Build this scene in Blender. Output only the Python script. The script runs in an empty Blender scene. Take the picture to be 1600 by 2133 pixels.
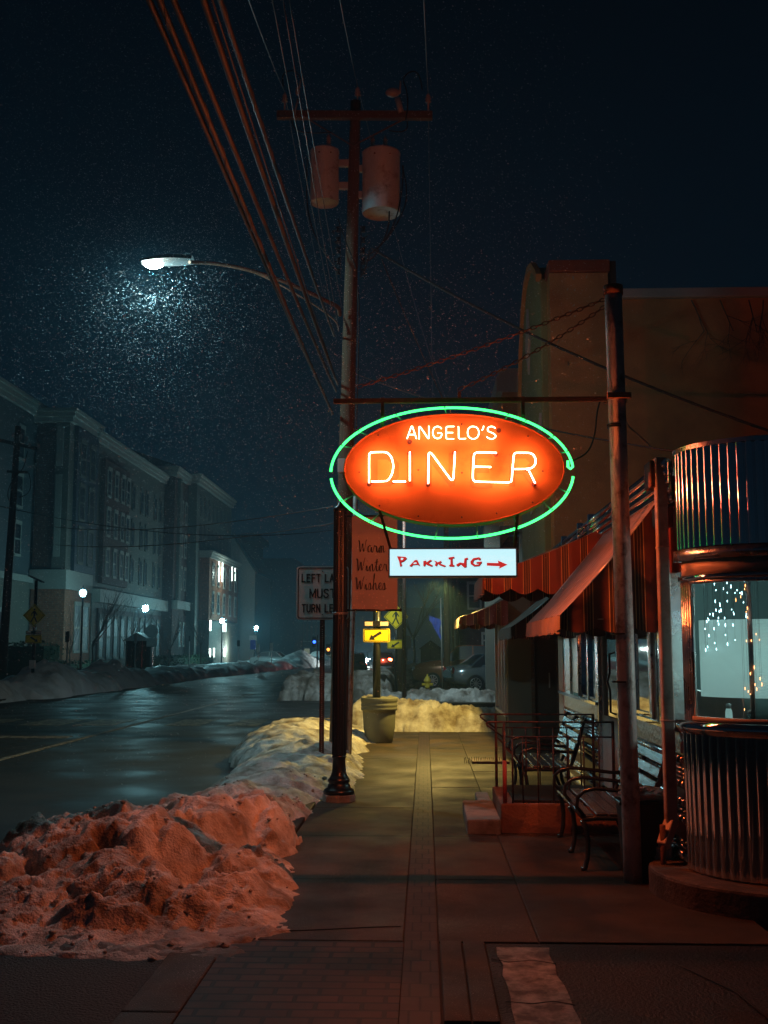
import bpy, math, random
import numpy as np
from mathutils import Vector, Matrix, noise as mnoise
random.seed(7)
R = math.radians
S = bpy.context.scene
COL = S.collection

# ------------------------------------------------------------------ camera
F = 2300.0; HOR = 1352.0; CAMH = 1.6
PITCH = math.atan((HOR-1066.5)/F); YAW = math.atan(85/F)
cam_d = bpy.data.cameras.new("camera"); cam = bpy.data.objects.new("camera", cam_d); COL.objects.link(cam)
cam_d.sensor_fit = 'VERTICAL'; cam_d.sensor_height = 36; cam_d.lens = F/2133*36
cam_d.clip_start = .05; cam_d.clip_end = 2000
cam.location = (0, 0, CAMH); cam.rotation_euler = (R(90)+PITCH, 0, YAW)
S.camera = cam
MR = cam.rotation_euler.to_matrix()
# ------------------------------------------------------------------ world, exposure
W = bpy.data.worlds.new("World"); S.world = W; W.use_nodes = True
nt = W.node_tree; nt.nodes.clear()
wo = nt.nodes.new('ShaderNodeOutputWorld'); wb = nt.nodes.new('ShaderNodeBackground')
wt = nt.nodes.new('ShaderNodeTexCoord'); ws = nt.nodes.new('ShaderNodeSeparateXYZ'); wr = nt.nodes.new('ShaderNodeValToRGB')
nt.links.new(wt.outputs['Generated'], ws.inputs[0]); nt.links.new(ws.outputs['Z'], wr.inputs[0])
e = wr.color_ramp.elements
e[0].position = 0.0; e[0].color = (.0030, .0105, .0185, 1)
e[1].position = .62; e[1].color = (.0003, .0014, .0028, 1)
k = e.new(.22); k.color = (.0011, .0048, .0098, 1)
nt.links.new(wr.outputs[0], wb.inputs[0]); wb.inputs[1].default_value = 1.0
nt.links.new(wb.outputs[0], wo.inputs['Surface'])
S.view_settings.view_transform = 'Standard'; S.view_settings.look = 'None'
S.view_settings.exposure = 0.0; S.view_settings.gamma = 1.0
S.render.engine = 'CYCLES'
cy = S.cycles
cy.use_denoising = True; cy.max_bounces = 6; cy.diffuse_bounces = 2; cy.glossy_bounces = 4
cy.transmission_bounces = 6; cy.transparent_max_bounces = 12; cy.volume_bounces = 0
cy.sample_clamp_indirect = 4.0; cy.sample_clamp_direct = 0; cy.caustics_reflective = False; cy.caustics_refractive = False
try: cy.use_light_tree = True
except Exception: pass

# ------------------------------------------------------------------ lens helpers: a photo pixel and a depth give a world point
def ray(px, py): return MR @ Vector(((px-800)/F, (1066.5-py)/F, -1))
def at(px, py, Y):
    d = ray(px, py); return cam.location + d*(Y/d.y)
def gr(px, py, z=0.0):
    d = ray(px, py); return cam.location + d*((z-CAMH)/d.z)

# ------------------------------------------------------------------ mesh builder
WL = {}
class MB:
    def __init__(s): s.v = []; s.f = []; s.sm = []
    def add(s, vs, fs, smooth=False):
        n = len(s.v); s.v += [tuple(p) for p in vs]; s.f += [tuple(i+n for i in f) for f in fs]; s.sm += [smooth]*len(fs); return s
    def box(s, x0, x1, y0, y1, z0, z1):
        v = [(x, y, z) for z in (z0, z1) for y in (y0, y1) for x in (x0, x1)]
        return s.add(v, [(0,2,3,1),(4,5,7,6),(0,1,5,4),(2,6,7,3),(0,4,6,2),(1,3,7,5)])
    def obox(s, c, size, m):
        c = Vector(c); v = []
        for z in (-.5, .5):
            for y in (-.5, .5):
                for x in (-.5, .5): v.append(c + m @ Vector((x*size[0], y*size[1], z*size[2])))
        return s.add(v, [(0,2,3,1),(4,5,7,6),(0,1,5,4),(2,6,7,3),(0,4,6,2),(1,3,7,5)])
    def bar(s, a, b, w, h=None, up=(0,0,1)):
        a = Vector(a); b = Vector(b); d = (b-a); L = d.length; d.normalize()
        u = Vector(up).cross(d)
        if u.length < 1e-4: u = Vector((1,0,0)).cross(d)
        u.normalize(); n = d.cross(u)
        m = Matrix((u, d, n)).transposed()
        return s.obox((a+b)/2, (w, L, h or w), m)
    def tube(s, pts, r, seg=8, closed=False, caps=True, sy=1.0, smooth=True):
        pts = [Vector(p) for p in pts]; n = len(pts)
        if n < 2: return s
        rs = r if isinstance(r, (list, tuple)) else [r]*n
        T = []
        for i in range(n):
            a = pts[(i-1) % n] if (closed or i > 0) else pts[i]
            b = pts[(i+1) % n] if (closed or i < n-1) else pts[i]
            t = b-a
            if t.length < 1e-9: t = Vector((0,0,1))
            T.append(t.normalized())
        u = Vector((0,0,1)).cross(T[0])
        if u.length < .1: u = Vector((0,1,0)).cross(T[0])
        u.normalize(); vs = []
        for i in range(n):
            u = u - T[i]*u.dot(T[i])
            if u.length < 1e-6: u = Vector((1,0,0)).cross(T[i])
            u.normalize(); w = T[i].cross(u)
            for k in range(seg):
                a = 2*math.pi*k/seg; vs.append(pts[i] + u*(math.cos(a)*rs[i]) + w*(math.sin(a)*rs[i]*sy))
        fs = []
        for i in range(n if closed else n-1):
            j = (i+1) % n
            for k in range(seg):
                l = (k+1) % seg; fs.append((i*seg+k, i*seg+l, j*seg+l, j*seg+k))
        s.add(vs, fs, smooth)
        if caps and not closed:
            n0 = len(s.v)-len(vs)
            s.f.append(tuple(n0+k for k in reversed(range(seg)))); s.sm.append(False)
            s.f.append(tuple(n0+(n-1)*seg+k for k in range(seg))); s.sm.append(False)
        return s
    def cyl(s, a, b, r0, r1=None, seg=16): return s.tube([a, b], [r0, r0 if r1 is None else r1], seg)
    def lathe(s, prof, c, seg=24, a0=0, a1=2*math.pi, smooth=True):
        full = abs(a1-a0-2*math.pi) < 1e-6; m = seg if full else seg+1; vs = []
        for (r, z) in prof:
            for k in range(m):
                a = a0+(a1-a0)*k/seg; vs.append((c[0]+r*math.cos(a), c[1]+r*math.sin(a), c[2]+z))
        fs = []
        for i in range(len(prof)-1):
            for k in range(seg):
                l = (k+1) % m; fs.append((i*m+k, i*m+l, (i+1)*m+l, (i+1)*m+k))
        s.add(vs, fs, smooth)
        if full:
            n0 = len(s.v)-len(vs)
            if prof[0][0] > 1e-4: s.f.append(tuple(n0+k for k in reversed(range(m)))); s.sm.append(False)
            if prof[-1][0] > 1e-4: s.f.append(tuple(n0+(len(prof)-1)*m+k for k in range(m))); s.sm.append(False)
        return s
    def prism(s, poly, d):
        """polygon of world points pushed by vector d"""
        n = len(poly); d = Vector(d); v = [Vector(p) for p in poly]; v += [p+d for p in v]
        return s.add(v, [tuple(reversed(range(n))), tuple(range(n, 2*n))]+[(i, (i+1) % n, n+(i+1) % n, n+i) for i in range(n)])
    def quad(s, *p): return s.add(p, [tuple(range(len(p)))])
    def sph(s, c, r, seg=12, rings=8):
        if not isinstance(r, (tuple, list)): r = (r, r, r)
        vs = []
        for i in range(rings+1):
            t = math.pi*i/rings
            for k in range(seg):
                a = 2*math.pi*k/seg; vs.append((c[0]+r[0]*math.sin(t)*math.cos(a), c[1]+r[1]*math.sin(t)*math.sin(a), c[2]-r[2]*math.cos(t)))
        return s.add(vs, [(i*seg+k, i*seg+(k+1) % seg, (i+1)*seg+(k+1) % seg, (i+1)*seg+k) for i in range(rings) for k in range(seg)], True)
    def grid(s, fn, nu, nv, smooth=True):
        vs = [fn(i/nu, j/nv) for j in range(nv+1) for i in range(nu+1)]
        return s.add(vs, [(j*(nu+1)+i, j*(nu+1)+i+1, (j+1)*(nu+1)+i+1, (j+1)*(nu+1)+i) for j in range(nv) for i in range(nu)], smooth)
    def build(s, name, mat, parent=None, loc=None, bevel=0):
        if parent is not None: o0 = WL[parent.name]
        elif loc is not None: o0 = Vector(loc)
        else:
            a = np.array(s.v); o0 = Vector(((a[:,0].min()+a[:,0].max())/2, (a[:,1].min()+a[:,1].max())/2, a[:,2].min()))
        me = bpy.data.meshes.new(name)
        me.from_pydata([(p[0]-o0.x, p[1]-o0.y, p[2]-o0.z) for p in s.v], [], s.f)
        me.polygons.foreach_set('use_smooth', s.sm); me.materials.append(mat); me.update()
        o = bpy.data.objects.new(name, me); COL.objects.link(o)
        if parent is not None: o.parent = parent
        else: o.location = o0
        WL[o.name] = o0.copy()
        if bevel:
            b = o.modifiers.new('bevel', 'BEVEL'); b.width = bevel; b.segments = 2; b.limit_method = 'ANGLE'; b.angle_limit = R(40)
        return o
def tag(o, label=None, cat=None, group=None, kind=None):
    if label: o['label'] = label
    if cat: o['category'] = cat
    if group: o['group'] = group
    if kind: o['kind'] = kind
    return o
def thing(name, loc, label, cat, group=None):
    o = bpy.data.objects.new(name, None); COL.objects.link(o); o.location = loc; o.empty_display_size = .2
    WL[o.name] = Vector(loc); return tag(o, label, cat, group)
def dup(root, loc, rz=0, label=None, scale=None):
    def cp(o, par):
        c = o.copy(); COL.objects.link(c)
        if par is not None: c.parent = par
        for ch in list(o.children): cp(ch, c)
        return c
    c = cp(root, None); c.location = loc; c.rotation_euler = (0, 0, rz)
    if label: c['label'] = label
    if scale: c.scale = scale
    return c
def lamp_light(name, loc, power, color, radius=.05, parent=None, kind='POINT', rot=None, size=None):
    d = bpy.data.lights.new(name, kind); d.energy = power; d.color = color
    if kind in ('POINT', 'SPOT'): d.shadow_soft_size = radius
    o = bpy.data.objects.new(name, d); COL.objects.link(o)
    if parent is not None:
        o.parent = parent; o.location = Vector(loc)-WL[parent.name]
    else: o.location = loc
    if rot: o.rotation_euler = rot
    return o

# ------------------------------------------------------------------ materials
def mat(name, col, rough=.6, metal=0.0, var=.25, nscale=8.0, bump=0.0, bscale=60.0, spec=.5, dirt=None, dscale=3.0, damt=.5, rvar=0.0, stretch=None, coat=0):
    m = bpy.data.materials.new(name); m.use_nodes = True; t = m.node_tree; b = t.nodes['Principled BSDF']; L = t.links
    b.inputs['Roughness'].default_value = rough; b.inputs['Metallic'].default_value = metal
    b.inputs['Specular IOR Level'].default_value = spec
    if coat: b.inputs['Coat Weight'].default_value = coat
    tc = t.nodes.new('ShaderNodeTexCoord'); co = tc.outputs['Object']
    if stretch:
        mp = t.nodes.new('ShaderNodeMapping'); mp.inputs['Scale'].default_value = stretch; L.new(co, mp.inputs[0]); co = mp.outputs[0]
    n = t.nodes.new('ShaderNodeTexNoise'); n.inputs['Scale'].default_value = nscale; n.inputs['Detail'].default_value = 6; L.new(co, n.inputs['Vector'])
    mx = t.nodes.new('ShaderNodeMix'); mx.data_type = 'RGBA'
    c = col
    mx.inputs[6].default_value = (c[0]*(1-var), c[1]*(1-var), c[2]*(1-var), 1)
    mx.inputs[7].default_value = (min(1, c[0]*(1+var)), min(1, c[1]*(1+var)), min(1, c[2]*(1+var)), 1)
    L.new(n.outputs[0], mx.inputs[0]); out = mx.outputs[2]
    if dirt:
        d = t.nodes.new('ShaderNodeTexNoise'); d.inputs['Scale'].default_value = dscale; d.inputs['Detail'].default_value = 8; d.inputs['Roughness'].default_value = .65; L.new(co, d.inputs['Vector'])
        rp = t.nodes.new('ShaderNodeMapRange'); rp.inputs[1].default_value = .65-damt*.35; rp.inputs[2].default_value = .78-damt*.2; L.new(d.outputs[0], rp.inputs[0])
        m2 = t.nodes.new('ShaderNodeMix'); m2.data_type = 'RGBA'; L.new(rp.outputs[0], m2.inputs[0]); L.new(out, m2.inputs[6]); m2.inputs[7].default_value = (*dirt, 1); out = m2.outputs[2]
    L.new(out, b.inputs['Base Color'])
    if rvar:
        r = t.nodes.new('ShaderNodeMapRange'); r.inputs[1].default_value = .3; r.inputs[2].default_value = .7
        r.inputs[3].default_value = max(.03, rough-rvar); r.inputs[4].default_value = min(1, rough+rvar); L.new(n.outputs[0], r.inputs[0]); L.new(r.outputs[0], b.inputs['Roughness'])
    if bump:
        n2 = t.nodes.new('ShaderNodeTexNoise'); n2.inputs['Scale'].default_value = bscale; n2.inputs['Detail'].default_value = 5; L.new(co, n2.inputs['Vector'])
        bp = t.nodes.new('ShaderNodeBump'); bp.inputs['Strength'].default_value = bump; bp.inputs['Distance'].default_value = .02; L.new(n2.outputs[0], bp.inputs['Height']); L.new(bp.outputs[0], b.inputs['Normal'])
    return m
def emis(name, col, strength=1.0, base=None):
    m = bpy.data.materials.new(name); m.use_nodes = True; b = m.node_tree.nodes['Principled BSDF']
    b.inputs['Base Color'].default_value = (*(base or (.5,.5,.5)), 1); b.inputs['Emission Color'].default_value = (*col, 1); b.inputs['Emission Strength'].default_value = strength
    return m
def brickmat(name, c1, c2, mortar, scale=1.0, bw=.2, bh=.065, ms=.01, flat=False, bump=.5, rough=.8, squash=1):
    m = bpy.data.materials.new(name); m.use_nodes = True; t = m.node_tree; b = t.nodes['Principled BSDF']; L = t.links
    tc = t.nodes.new('ShaderNodeTexCoord'); sp = t.nodes.new('ShaderNodeSeparateXYZ'); L.new(tc.outputs['Object'], sp.inputs[0])
    cb = t.nodes.new('ShaderNodeCombineXYZ')
    if flat: L.new(sp.outputs[0], cb.inputs[0]); L.new(sp.outputs[1], cb.inputs[1])
    else:
        ad = t.nodes.new('ShaderNodeMath'); L.new(sp.outputs[0], ad.inputs[0]); L.new(sp.outputs[1], ad.inputs[1]); L.new(ad.outputs[0], cb.inputs[0]); L.new(sp.outputs[2], cb.inputs[1])
    br = t.nodes.new('ShaderNodeTexBrick'); L.new(cb.outputs[0], br.inputs['Vector'])
    br.inputs['Color1'].default_value = (*c1,1); br.inputs['Color2'].default_value = (*c2,1); br.inputs['Mortar'].default_value = (*mortar,1)
    br.inputs['Scale'].default_value = scale; br.inputs['Brick Width'].default_value = bw; br.inputs['Row Height'].default_value = bh; br.inputs['Mortar Size'].default_value = ms
    n = t.nodes.new('ShaderNodeTexNoise'); n.inputs['Scale'].default_value = 5; n.inputs['Detail'].default_value = 8; L.new(tc.outputs['Object'], n.inputs['Vector'])
    mr = t.nodes.new('ShaderNodeMapRange'); mr.inputs[1].default_value = .3; mr.inputs[2].default_value = .7; mr.inputs[3].default_value = .55; mr.inputs[4].default_value = 1.15; L.new(n.outputs[0], mr.inputs[0])
    mx = t.nodes.new('ShaderNodeMix'); mx.data_type = 'RGBA'; mx.blend_type = 'MULTIPLY'; mx.inputs[0].default_value = 1
    L.new(br.outputs[0], mx.inputs[6]); L.new(mr.outputs[0], mx.inputs[7]); L.new(mx.outputs[2], b.inputs['Base Color']); b.inputs['Roughness'].default_value = rough
    bp = t.nodes.new('ShaderNodeBump'); bp.inputs['Strength'].default_value = bump; bp.inputs['Distance'].default_value = .01; bp.invert = True; L.new(br.outputs['Fac'], bp.inputs['Height']); L.new(bp.outputs[0], b.inputs['Normal'])
    return m
def glassmat(name, tint=(.85,.95,.95), rough=.03, refl=.12):
    m = bpy.data.materials.new(name); m.use_nodes = True; t = m.node_tree; t.nodes.clear(); L = t.links
    o = t.nodes.new('ShaderNodeOutputMaterial'); tr = t.nodes.new('ShaderNodeBsdfTransparent'); gl = t.nodes.new('ShaderNodeBsdfGlossy'); mx = t.nodes.new('ShaderNodeMixShader'); fr = t.nodes.new('ShaderNodeFresnel')
    tr.inputs[0].default_value = (*tint,1); gl.inputs['Roughness'].default_value = rough; fr.inputs[0].default_value = 1.5
    ma = t.nodes.new('ShaderNodeMath'); ma.operation = 'ADD'; ma.inputs[1].default_value = refl-.04; ma.use_clamp = True
    L.new(fr.outputs[0], ma.inputs[0]); L.new(ma.outputs[0], mx.inputs[0]); L.new(tr.outputs[0], mx.inputs[1]); L.new(gl.outputs[0], mx.inputs[2]); L.new(mx.outputs[0], o.inputs[0])
    return m
M = {}
M['asphalt'] = mat('asphalt', (.022,.023,.025), .52, var=.45, nscale=.9, bump=.10, bscale=35, rvar=.13, spec=.34)
M['asphalt_dry'] = mat('asphalt_dry', (.032,.024,.020), .5, var=.8, nscale=55, bump=1.0, bscale=70, spec=.7)
M['concrete'] = mat('concrete', (.085,.055,.030), .60, var=.35, nscale=1.7, bump=.35, bscale=120, dirt=(.030,.024,.017), dscale=1.5, damt=.9, rvar=.16)
_t = M['concrete'].node_tree; _b = _t.nodes['Principled BSDF']; _src = _b.inputs['Base Color'].links[0].from_socket; _tc = [n for n in _t.nodes if n.type == 'TEX_COORD'][0]
_v = _t.nodes.new('ShaderNodeTexNoise'); _v.inputs['Scale'].default_value = 170; _v.inputs['Detail'].default_value = 1; _w = _t.nodes.new('ShaderNodeTexNoise'); _w.inputs['Scale'].default_value = .9; _w.inputs['Detail'].default_value = 5
_a = _t.nodes.new('ShaderNodeMath'); _a.operation = 'MULTIPLY_ADD'; _a.inputs[1].default_value = .45; _r = _t.nodes.new('ShaderNodeMapRange'); _r.inputs[1].default_value = .93; _r.inputs[2].default_value = 1.0; _x = _t.nodes.new('ShaderNodeMix'); _x.data_type = 'RGBA'; _x.inputs[7].default_value = (.42,.40,.36,1)
_t.links.new(_tc.outputs['Object'], _v.inputs['Vector']); _t.links.new(_tc.outputs['Object'], _w.inputs['Vector']); _t.links.new(_w.outputs[0], _a.inputs[0]); _t.links.new(_v.outputs[0], _a.inputs[2]); _t.links.new(_a.outputs[0], _r.inputs[0]); _t.links.new(_r.outputs[0], _x.inputs[0]); _t.links.new(_src, _x.inputs[6]); _t.links.new(_x.outputs[2], _b.inputs['Base Color'])
M['concrete_pale'] = mat('concrete_pale', (.36,.33,.30), .8, var=.2, nscale=6, bump=.4, bscale=70, dirt=(.16,.13,.11), dscale=4)
M['joint'] = mat('joint', (.03,.027,.024), .9)
M['stamped'] = brickmat('stamped', (.085,.040,.024), (.046,.022,.014), (.006,.005,.004), 1.0, .21, .105, .011, flat=True, bump=.8, rough=.6)
M['brickstrip'] = brickmat('brickstrip', (.07,.045,.035), (.05,.035,.028), (.02,.016,.014), 1.0, .1, .2, .006, flat=True, bump=.7, rough=.6)
for _k in ('concrete', 'stamped', 'brickstrip', 'asphalt_dry'): M[_k].node_tree.nodes['Principled BSDF'].inputs['Specular IOR Level'].default_value = .22
M['paint_road'] = mat('paint_road', (.45,.42,.36), .7, var=.3, nscale=5, dirt=(.07,.06,.05), dscale=7, damt=.9, bump=.3)
M['paint_faint'] = mat('paint_faint', (.55,.52,.34), .55, var=.3, nscale=5, dirt=(.04,.04,.04), dscale=5, damt=1.0)
M['snow'] = mat('snow', (.76,.75,.72), .6, var=.10, nscale=5, bump=.7, bscale=60, dirt=(.24,.19,.14), dscale=2.6, damt=.78, spec=.4)
M['snow_dirty'] = mat('snow_dirty', (.50,.48,.45), .65, var=.3, nscale=3, bump=.6, bscale=30, dirt=(.12,.095,.075), dscale=1.3, damt=1.0)
M['wood'] = mat('wood', (.17,.10,.06), .8, var=.5, nscale=14, bump=.7, bscale=20, stretch=(6,6,.35))
M['wood_dark'] = mat('wood_dark', (.07,.05,.04), .85, var=.4, nscale=14, stretch=(6,6,.4))
M['black_metal'] = mat('black_metal', (.012,.014,.016), .32, .2, var=.3, bump=.12, bscale=30, spec=.6)
M['black_matte'] = mat('black_matte', (.014,.014,.014), .6, var=.3)
M['black_cable'] = mat('black_cable', (.03,.026,.024), .55, var=.3, bump=.25, bscale=90, spec=.35)
M['thin_wire'] = mat('thin_wire', (.10,.11,.11), .5, .3)
M['steel_post'] = mat('steel_post', (.50,.46,.44), .5, .15, var=.15, nscale=12, bump=.25, bscale=50, dirt=(.17,.10,.07), dscale=9, damt=.45)
M['galv'] = mat('galv', (.42,.43,.44), .45, .6, var=.2, bump=.15)
M['rust'] = mat('rust', (.20,.085,.045), .75, .2, var=.5, nscale=22, bump=.5, bscale=80)
M['transformer'] = mat('transformer', (.60,.62,.60), .55, .1, var=.12, nscale=30, bump=.1, dirt=(.23,.16,.12), dscale=5, damt=.3)
M['porcelain'] = mat('porcelain', (.45,.44,.42), .25)
M['sign_orange'] = mat('sign_orange', (.93,.34,.05), .55, var=.07, nscale=9, dirt=(.75,.22,.035), dscale=4, damt=.3, spec=.3)
M['sign_orange_dark'] = mat('sign_orange_dark', (.80,.22,.03), .55, var=.06, spec=.3)
M['green_paint'] = mat('green_paint', (.06,.22,.14), .5, dirt=(.12,.06,.04), dscale=9)
M['neon_red'] = emis('neon_red', (1.0,.20,.12), 58.0, (.8,.8,.8))
M['neon_cream'] = emis('neon_cream', (1.0,.24,.16), 30.0, (.8,.8,.8))
M['neon_green'] = emis('neon_green', (.045,1.0,.17), 3.6, (.8,.8,.8))
M['lightbox'] = emis('lightbox', (.58,.93,1.0), 1.0, (.6,.65,.65))
M['park_red'] = emis('park_red', (.52,.022,.02), 1.0, (.4,.02,.02))
M['sign_white'] = mat('sign_white', (.68,.66,.64), .45, var=.06, nscale=4, dirt=(.5,.45,.4), dscale=6, damt=.2)
M['sign_black'] = mat('sign_black', (.012,.012,.012), .5)
M['sign_yellow'] = mat('sign_yellow', (.95,.66,.015), .45, var=.08)
M['banner'] = mat('banner', (.46,.40,.40), .75, var=.08, nscale=5, bump=.2, bscale=4)
M['snowflake_print'] = mat('snowflake_print', (.72,.55,.5), .75)
M['stucco'] = mat('stucco', (.66,.30,.12), .85, var=.25, nscale=2.2, bump=.5, bscale=60, dirt=(.46,.20,.085), dscale=.8, damt=.5)
M['stucco_green'] = mat('stucco_green', (.32,.30,.14), .85, var=.2, nscale=2, bump=.4, bscale=60)
M['coping'] = mat('coping', (.55,.47,.44), .7, var=.15, bump=.2)
M['red_tile'] = mat('red_tile', (.32,.075,.04), .6, var=.3)
M['plaster_chip'] = mat('plaster_chip', (.6,.5,.36), .8)
M['chrome'] = mat('chrome', (.78,.79,.80), .06, 1.0, var=.05, nscale=6, bump=.05, bscale=7, rvar=.03)
M['chrome_rough'] = mat('chrome_rough', (.62,.63,.64), .28, 1.0, var=.12, nscale=6, bump=.25, bscale=14, rvar=.08)
M['quilt'] = mat('quilt', (.60,.57,.55), .3, .85, var=.3, nscale=30, bump=1.0, bscale=26)
M['maroon'] = mat('maroon', (.16,.035,.035), .28, var=.2, spec=.6)
M['cream'] = mat('cream', (.62,.48,.38), .5, var=.15)
M['downspout'] = mat('downspout', (.50,.38,.34), .45, .1, var=.15, bump=.1, dirt=(.3,.2,.16), dscale=8)
M['glass'] = glassmat('glass'); M['glass_window'] = glassmat('glass_window', (.7,.8,.8), .05, .10)
M['glass_strong'] = glassmat('glass_strong', (.80,.88,.88), .03, .16)
M['room'] = mat('room', (.16,.22,.22), .8, var=.12)
M['room_dark'] = mat('room_dark', (.06,.07,.075), .7)
M['blind_glow'] = mat('blind_glow', (.62,.74,.72), .8, var=.08, nscale=3)
_b = M['blind_glow'].node_tree.nodes['Principled BSDF']; _b.inputs['Emission Color'].default_value = (.50,.78,.76,1); _b.inputs['Emission Strength'].default_value = .55  # self-glow stands in for lamp light coming through the blind
_t = M['blind_glow'].node_tree; _tr = _t.nodes.new('ShaderNodeBsdfTranslucent'); _tr.inputs[0].default_value = (.8,.88,.85,1); _mx = _t.nodes.new('ShaderNodeMixShader'); _mx.inputs[0].default_value = .55
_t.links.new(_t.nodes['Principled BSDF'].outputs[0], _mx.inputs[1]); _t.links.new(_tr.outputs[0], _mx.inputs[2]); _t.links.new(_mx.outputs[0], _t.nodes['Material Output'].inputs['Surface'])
M['white_trim'] = mat('white_trim', (.66,.64,.60), .6, var=.12, dirt=(.4,.34,.3), dscale=6, damt=.3)
M['fringe'] = mat('fringe', (.27,.20,.17), .85, var=.25, nscale=40, stretch=(1,1,.1))
M['iron'] = mat('iron', (.035,.025,.022), .5, .4, dirt=(.14,.05,.03), dscale=20, damt=.7)
M['red_light_tint'] = mat('red_light_tint', (.42,.055,.03), .6)
M['redwall'] = mat('redwall', (.27,.15,.11), .8, var=.25, nscale=5, bump=.5, bscale=40, dirt=(.2,.08,.05), dscale=3)
M['plinth'] = mat('plinth', (.14,.10,.075), .75, var=.3, nscale=4, bump=.5, bscale=35, dirt=(.05,.035,.025), dscale=4, damt=.8)
M['snow_clean'] = mat('snow_clean', (.78,.80,.80), .6, var=.08, nscale=2, bump=.5, bscale=12, dirt=(.40,.38,.34), dscale=.7, damt=.4)
M['mat_rubber'] = mat('mat_rubber', (.015,.016,.017), .7, bump=.4, bscale=80)
M['bench_black'] = mat('bench_black', (.03,.038,.045), .22, .3, var=.3, bump=.15, bscale=20, spec=.7)
M['bench_slat'] = mat('bench_slat', (.10,.11,.12), .26, .2, var=.35, nscale=10, bump=.2, bscale=30, spec=.7)
M['plastic_bag'] = mat('plastic_bag', (.6,.53,.48), .4, var=.1, bump=.5, bscale=12)
M['planter'] = mat('planter', (.15,.155,.12), .75, var=.2, nscale=10, bump=.2)
M['soil'] = mat('soil', (.05,.04,.03), .9, bump=.8)
M['hydrant'] = mat('hydrant', (.65,.46,.03), .45, var=.15)
M['brickwall'] = brickmat('brickwall', (.42,.13,.05), (.33,.10,.04), (.3,.2,.14), 1.0, .42, .14, .015)
M['brickwall_dark'] = brickmat('brickwall_dark', (.14,.045,.022), (.11,.036,.018), (.10,.08,.07), 1.0, .42, .14, .015)
M['brown_brick'] = brickmat('brown_brick', (.16,.08,.05), (.13,.065,.04), (.12,.1,.08), 1.0, .3, .1, .012)
M['siding'] = mat('siding', (.15,.145,.12), .75, var=.12, nscale=2)
M['siding_blue'] = mat('siding_blue', (.09,.11,.12), .75, var=.12, nscale=2)
M['bay_dark'] = mat('bay_dark', (.05,.06,.08), .6, var=.2)
M['cornice'] = mat('cornice', (.36,.36,.32), .65, var=.1)
M['roof_dark'] = mat('roof_dark', (.035,.025,.024), .85, var=.3, nscale=4)
M['roof_red'] = mat('roof_red', (.09,.035,.03), .85, var=.3, nscale=4)
M['pane_dark'] = mat('pane_dark', (.010,.016,.022), .5, var=.2, spec=.7)
M['pane_lit'] = emis('pane_lit', (.55,.62,.42), .32, (.3,.3,.3))
M['wall_lamp'] = emis('wall_lamp', (.75,1.0,.92), 5.0)
M['globe'] = emis('globe', (.55,1.0,1.0), 160.0)
M['globe_dim'] = emis('globe_dim', (.50,.95,1.0), 7.0)
M['cobra_lens'] = emis('cobra_lens', (.80,1.0,.92), 260.0)
M['sodium_lens'] = emis('sodium_lens', (1.0,.80,.34), 3.2)
M['headlight'] = emis('headlight', (.85,1.0,1.0), 500.0)
M['taillight'] = emis('taillight', (1.0,.06,.02), 120.0)
M['taillight_off'] = mat('taillight_off', (.5,.02,.02), .3)
M['glint_white'] = emis('glint_white', (.55,.9,1.0), 13.0); M['glint_orange'] = emis('glint_orange', (1.0,.33,.10), 12.0)
M['blue_light'] = emis('blue_light', (.02,.10,1.0), 7.0)
M['amber_light'] = emis('amber_light', (1.0,.32,.05), 3.5)
M['car_silver'] = mat('car_silver', (.36,.42,.44), .22, .7, var=.06, coat=1)
M['car_white'] = mat('car_white', (.66,.70,.70), .25, .0, var=.05, coat=1)
M['car_brown'] = mat('car_brown', (.32,.13,.05), .25, .3, var=.06, coat=1)
M['car_dark'] = mat('car_dark', (.03,.04,.05), .25, .3, var=.06, coat=1)
M['tyre'] = mat('tyre', (.015,.015,.015), .85)
M['rim'] = mat('rim', (.45,.46,.47), .3, .8)
M['hedge'] = mat('hedge', (.035,.075,.03), .8, var=.5, nscale=20)
M['bark'] = mat('bark', (.085,.075,.065), .9, var=.3, nscale=20)
M['flag_blue'] = mat('flag_blue', (.04,.08,.45), .7, var=.3, nscale=6)
M['solar'] = mat('solar', (.02,.03,.05), .2)
M['flake'] = mat('flake', (.85,.87,.88), .7, var=.02)
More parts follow.
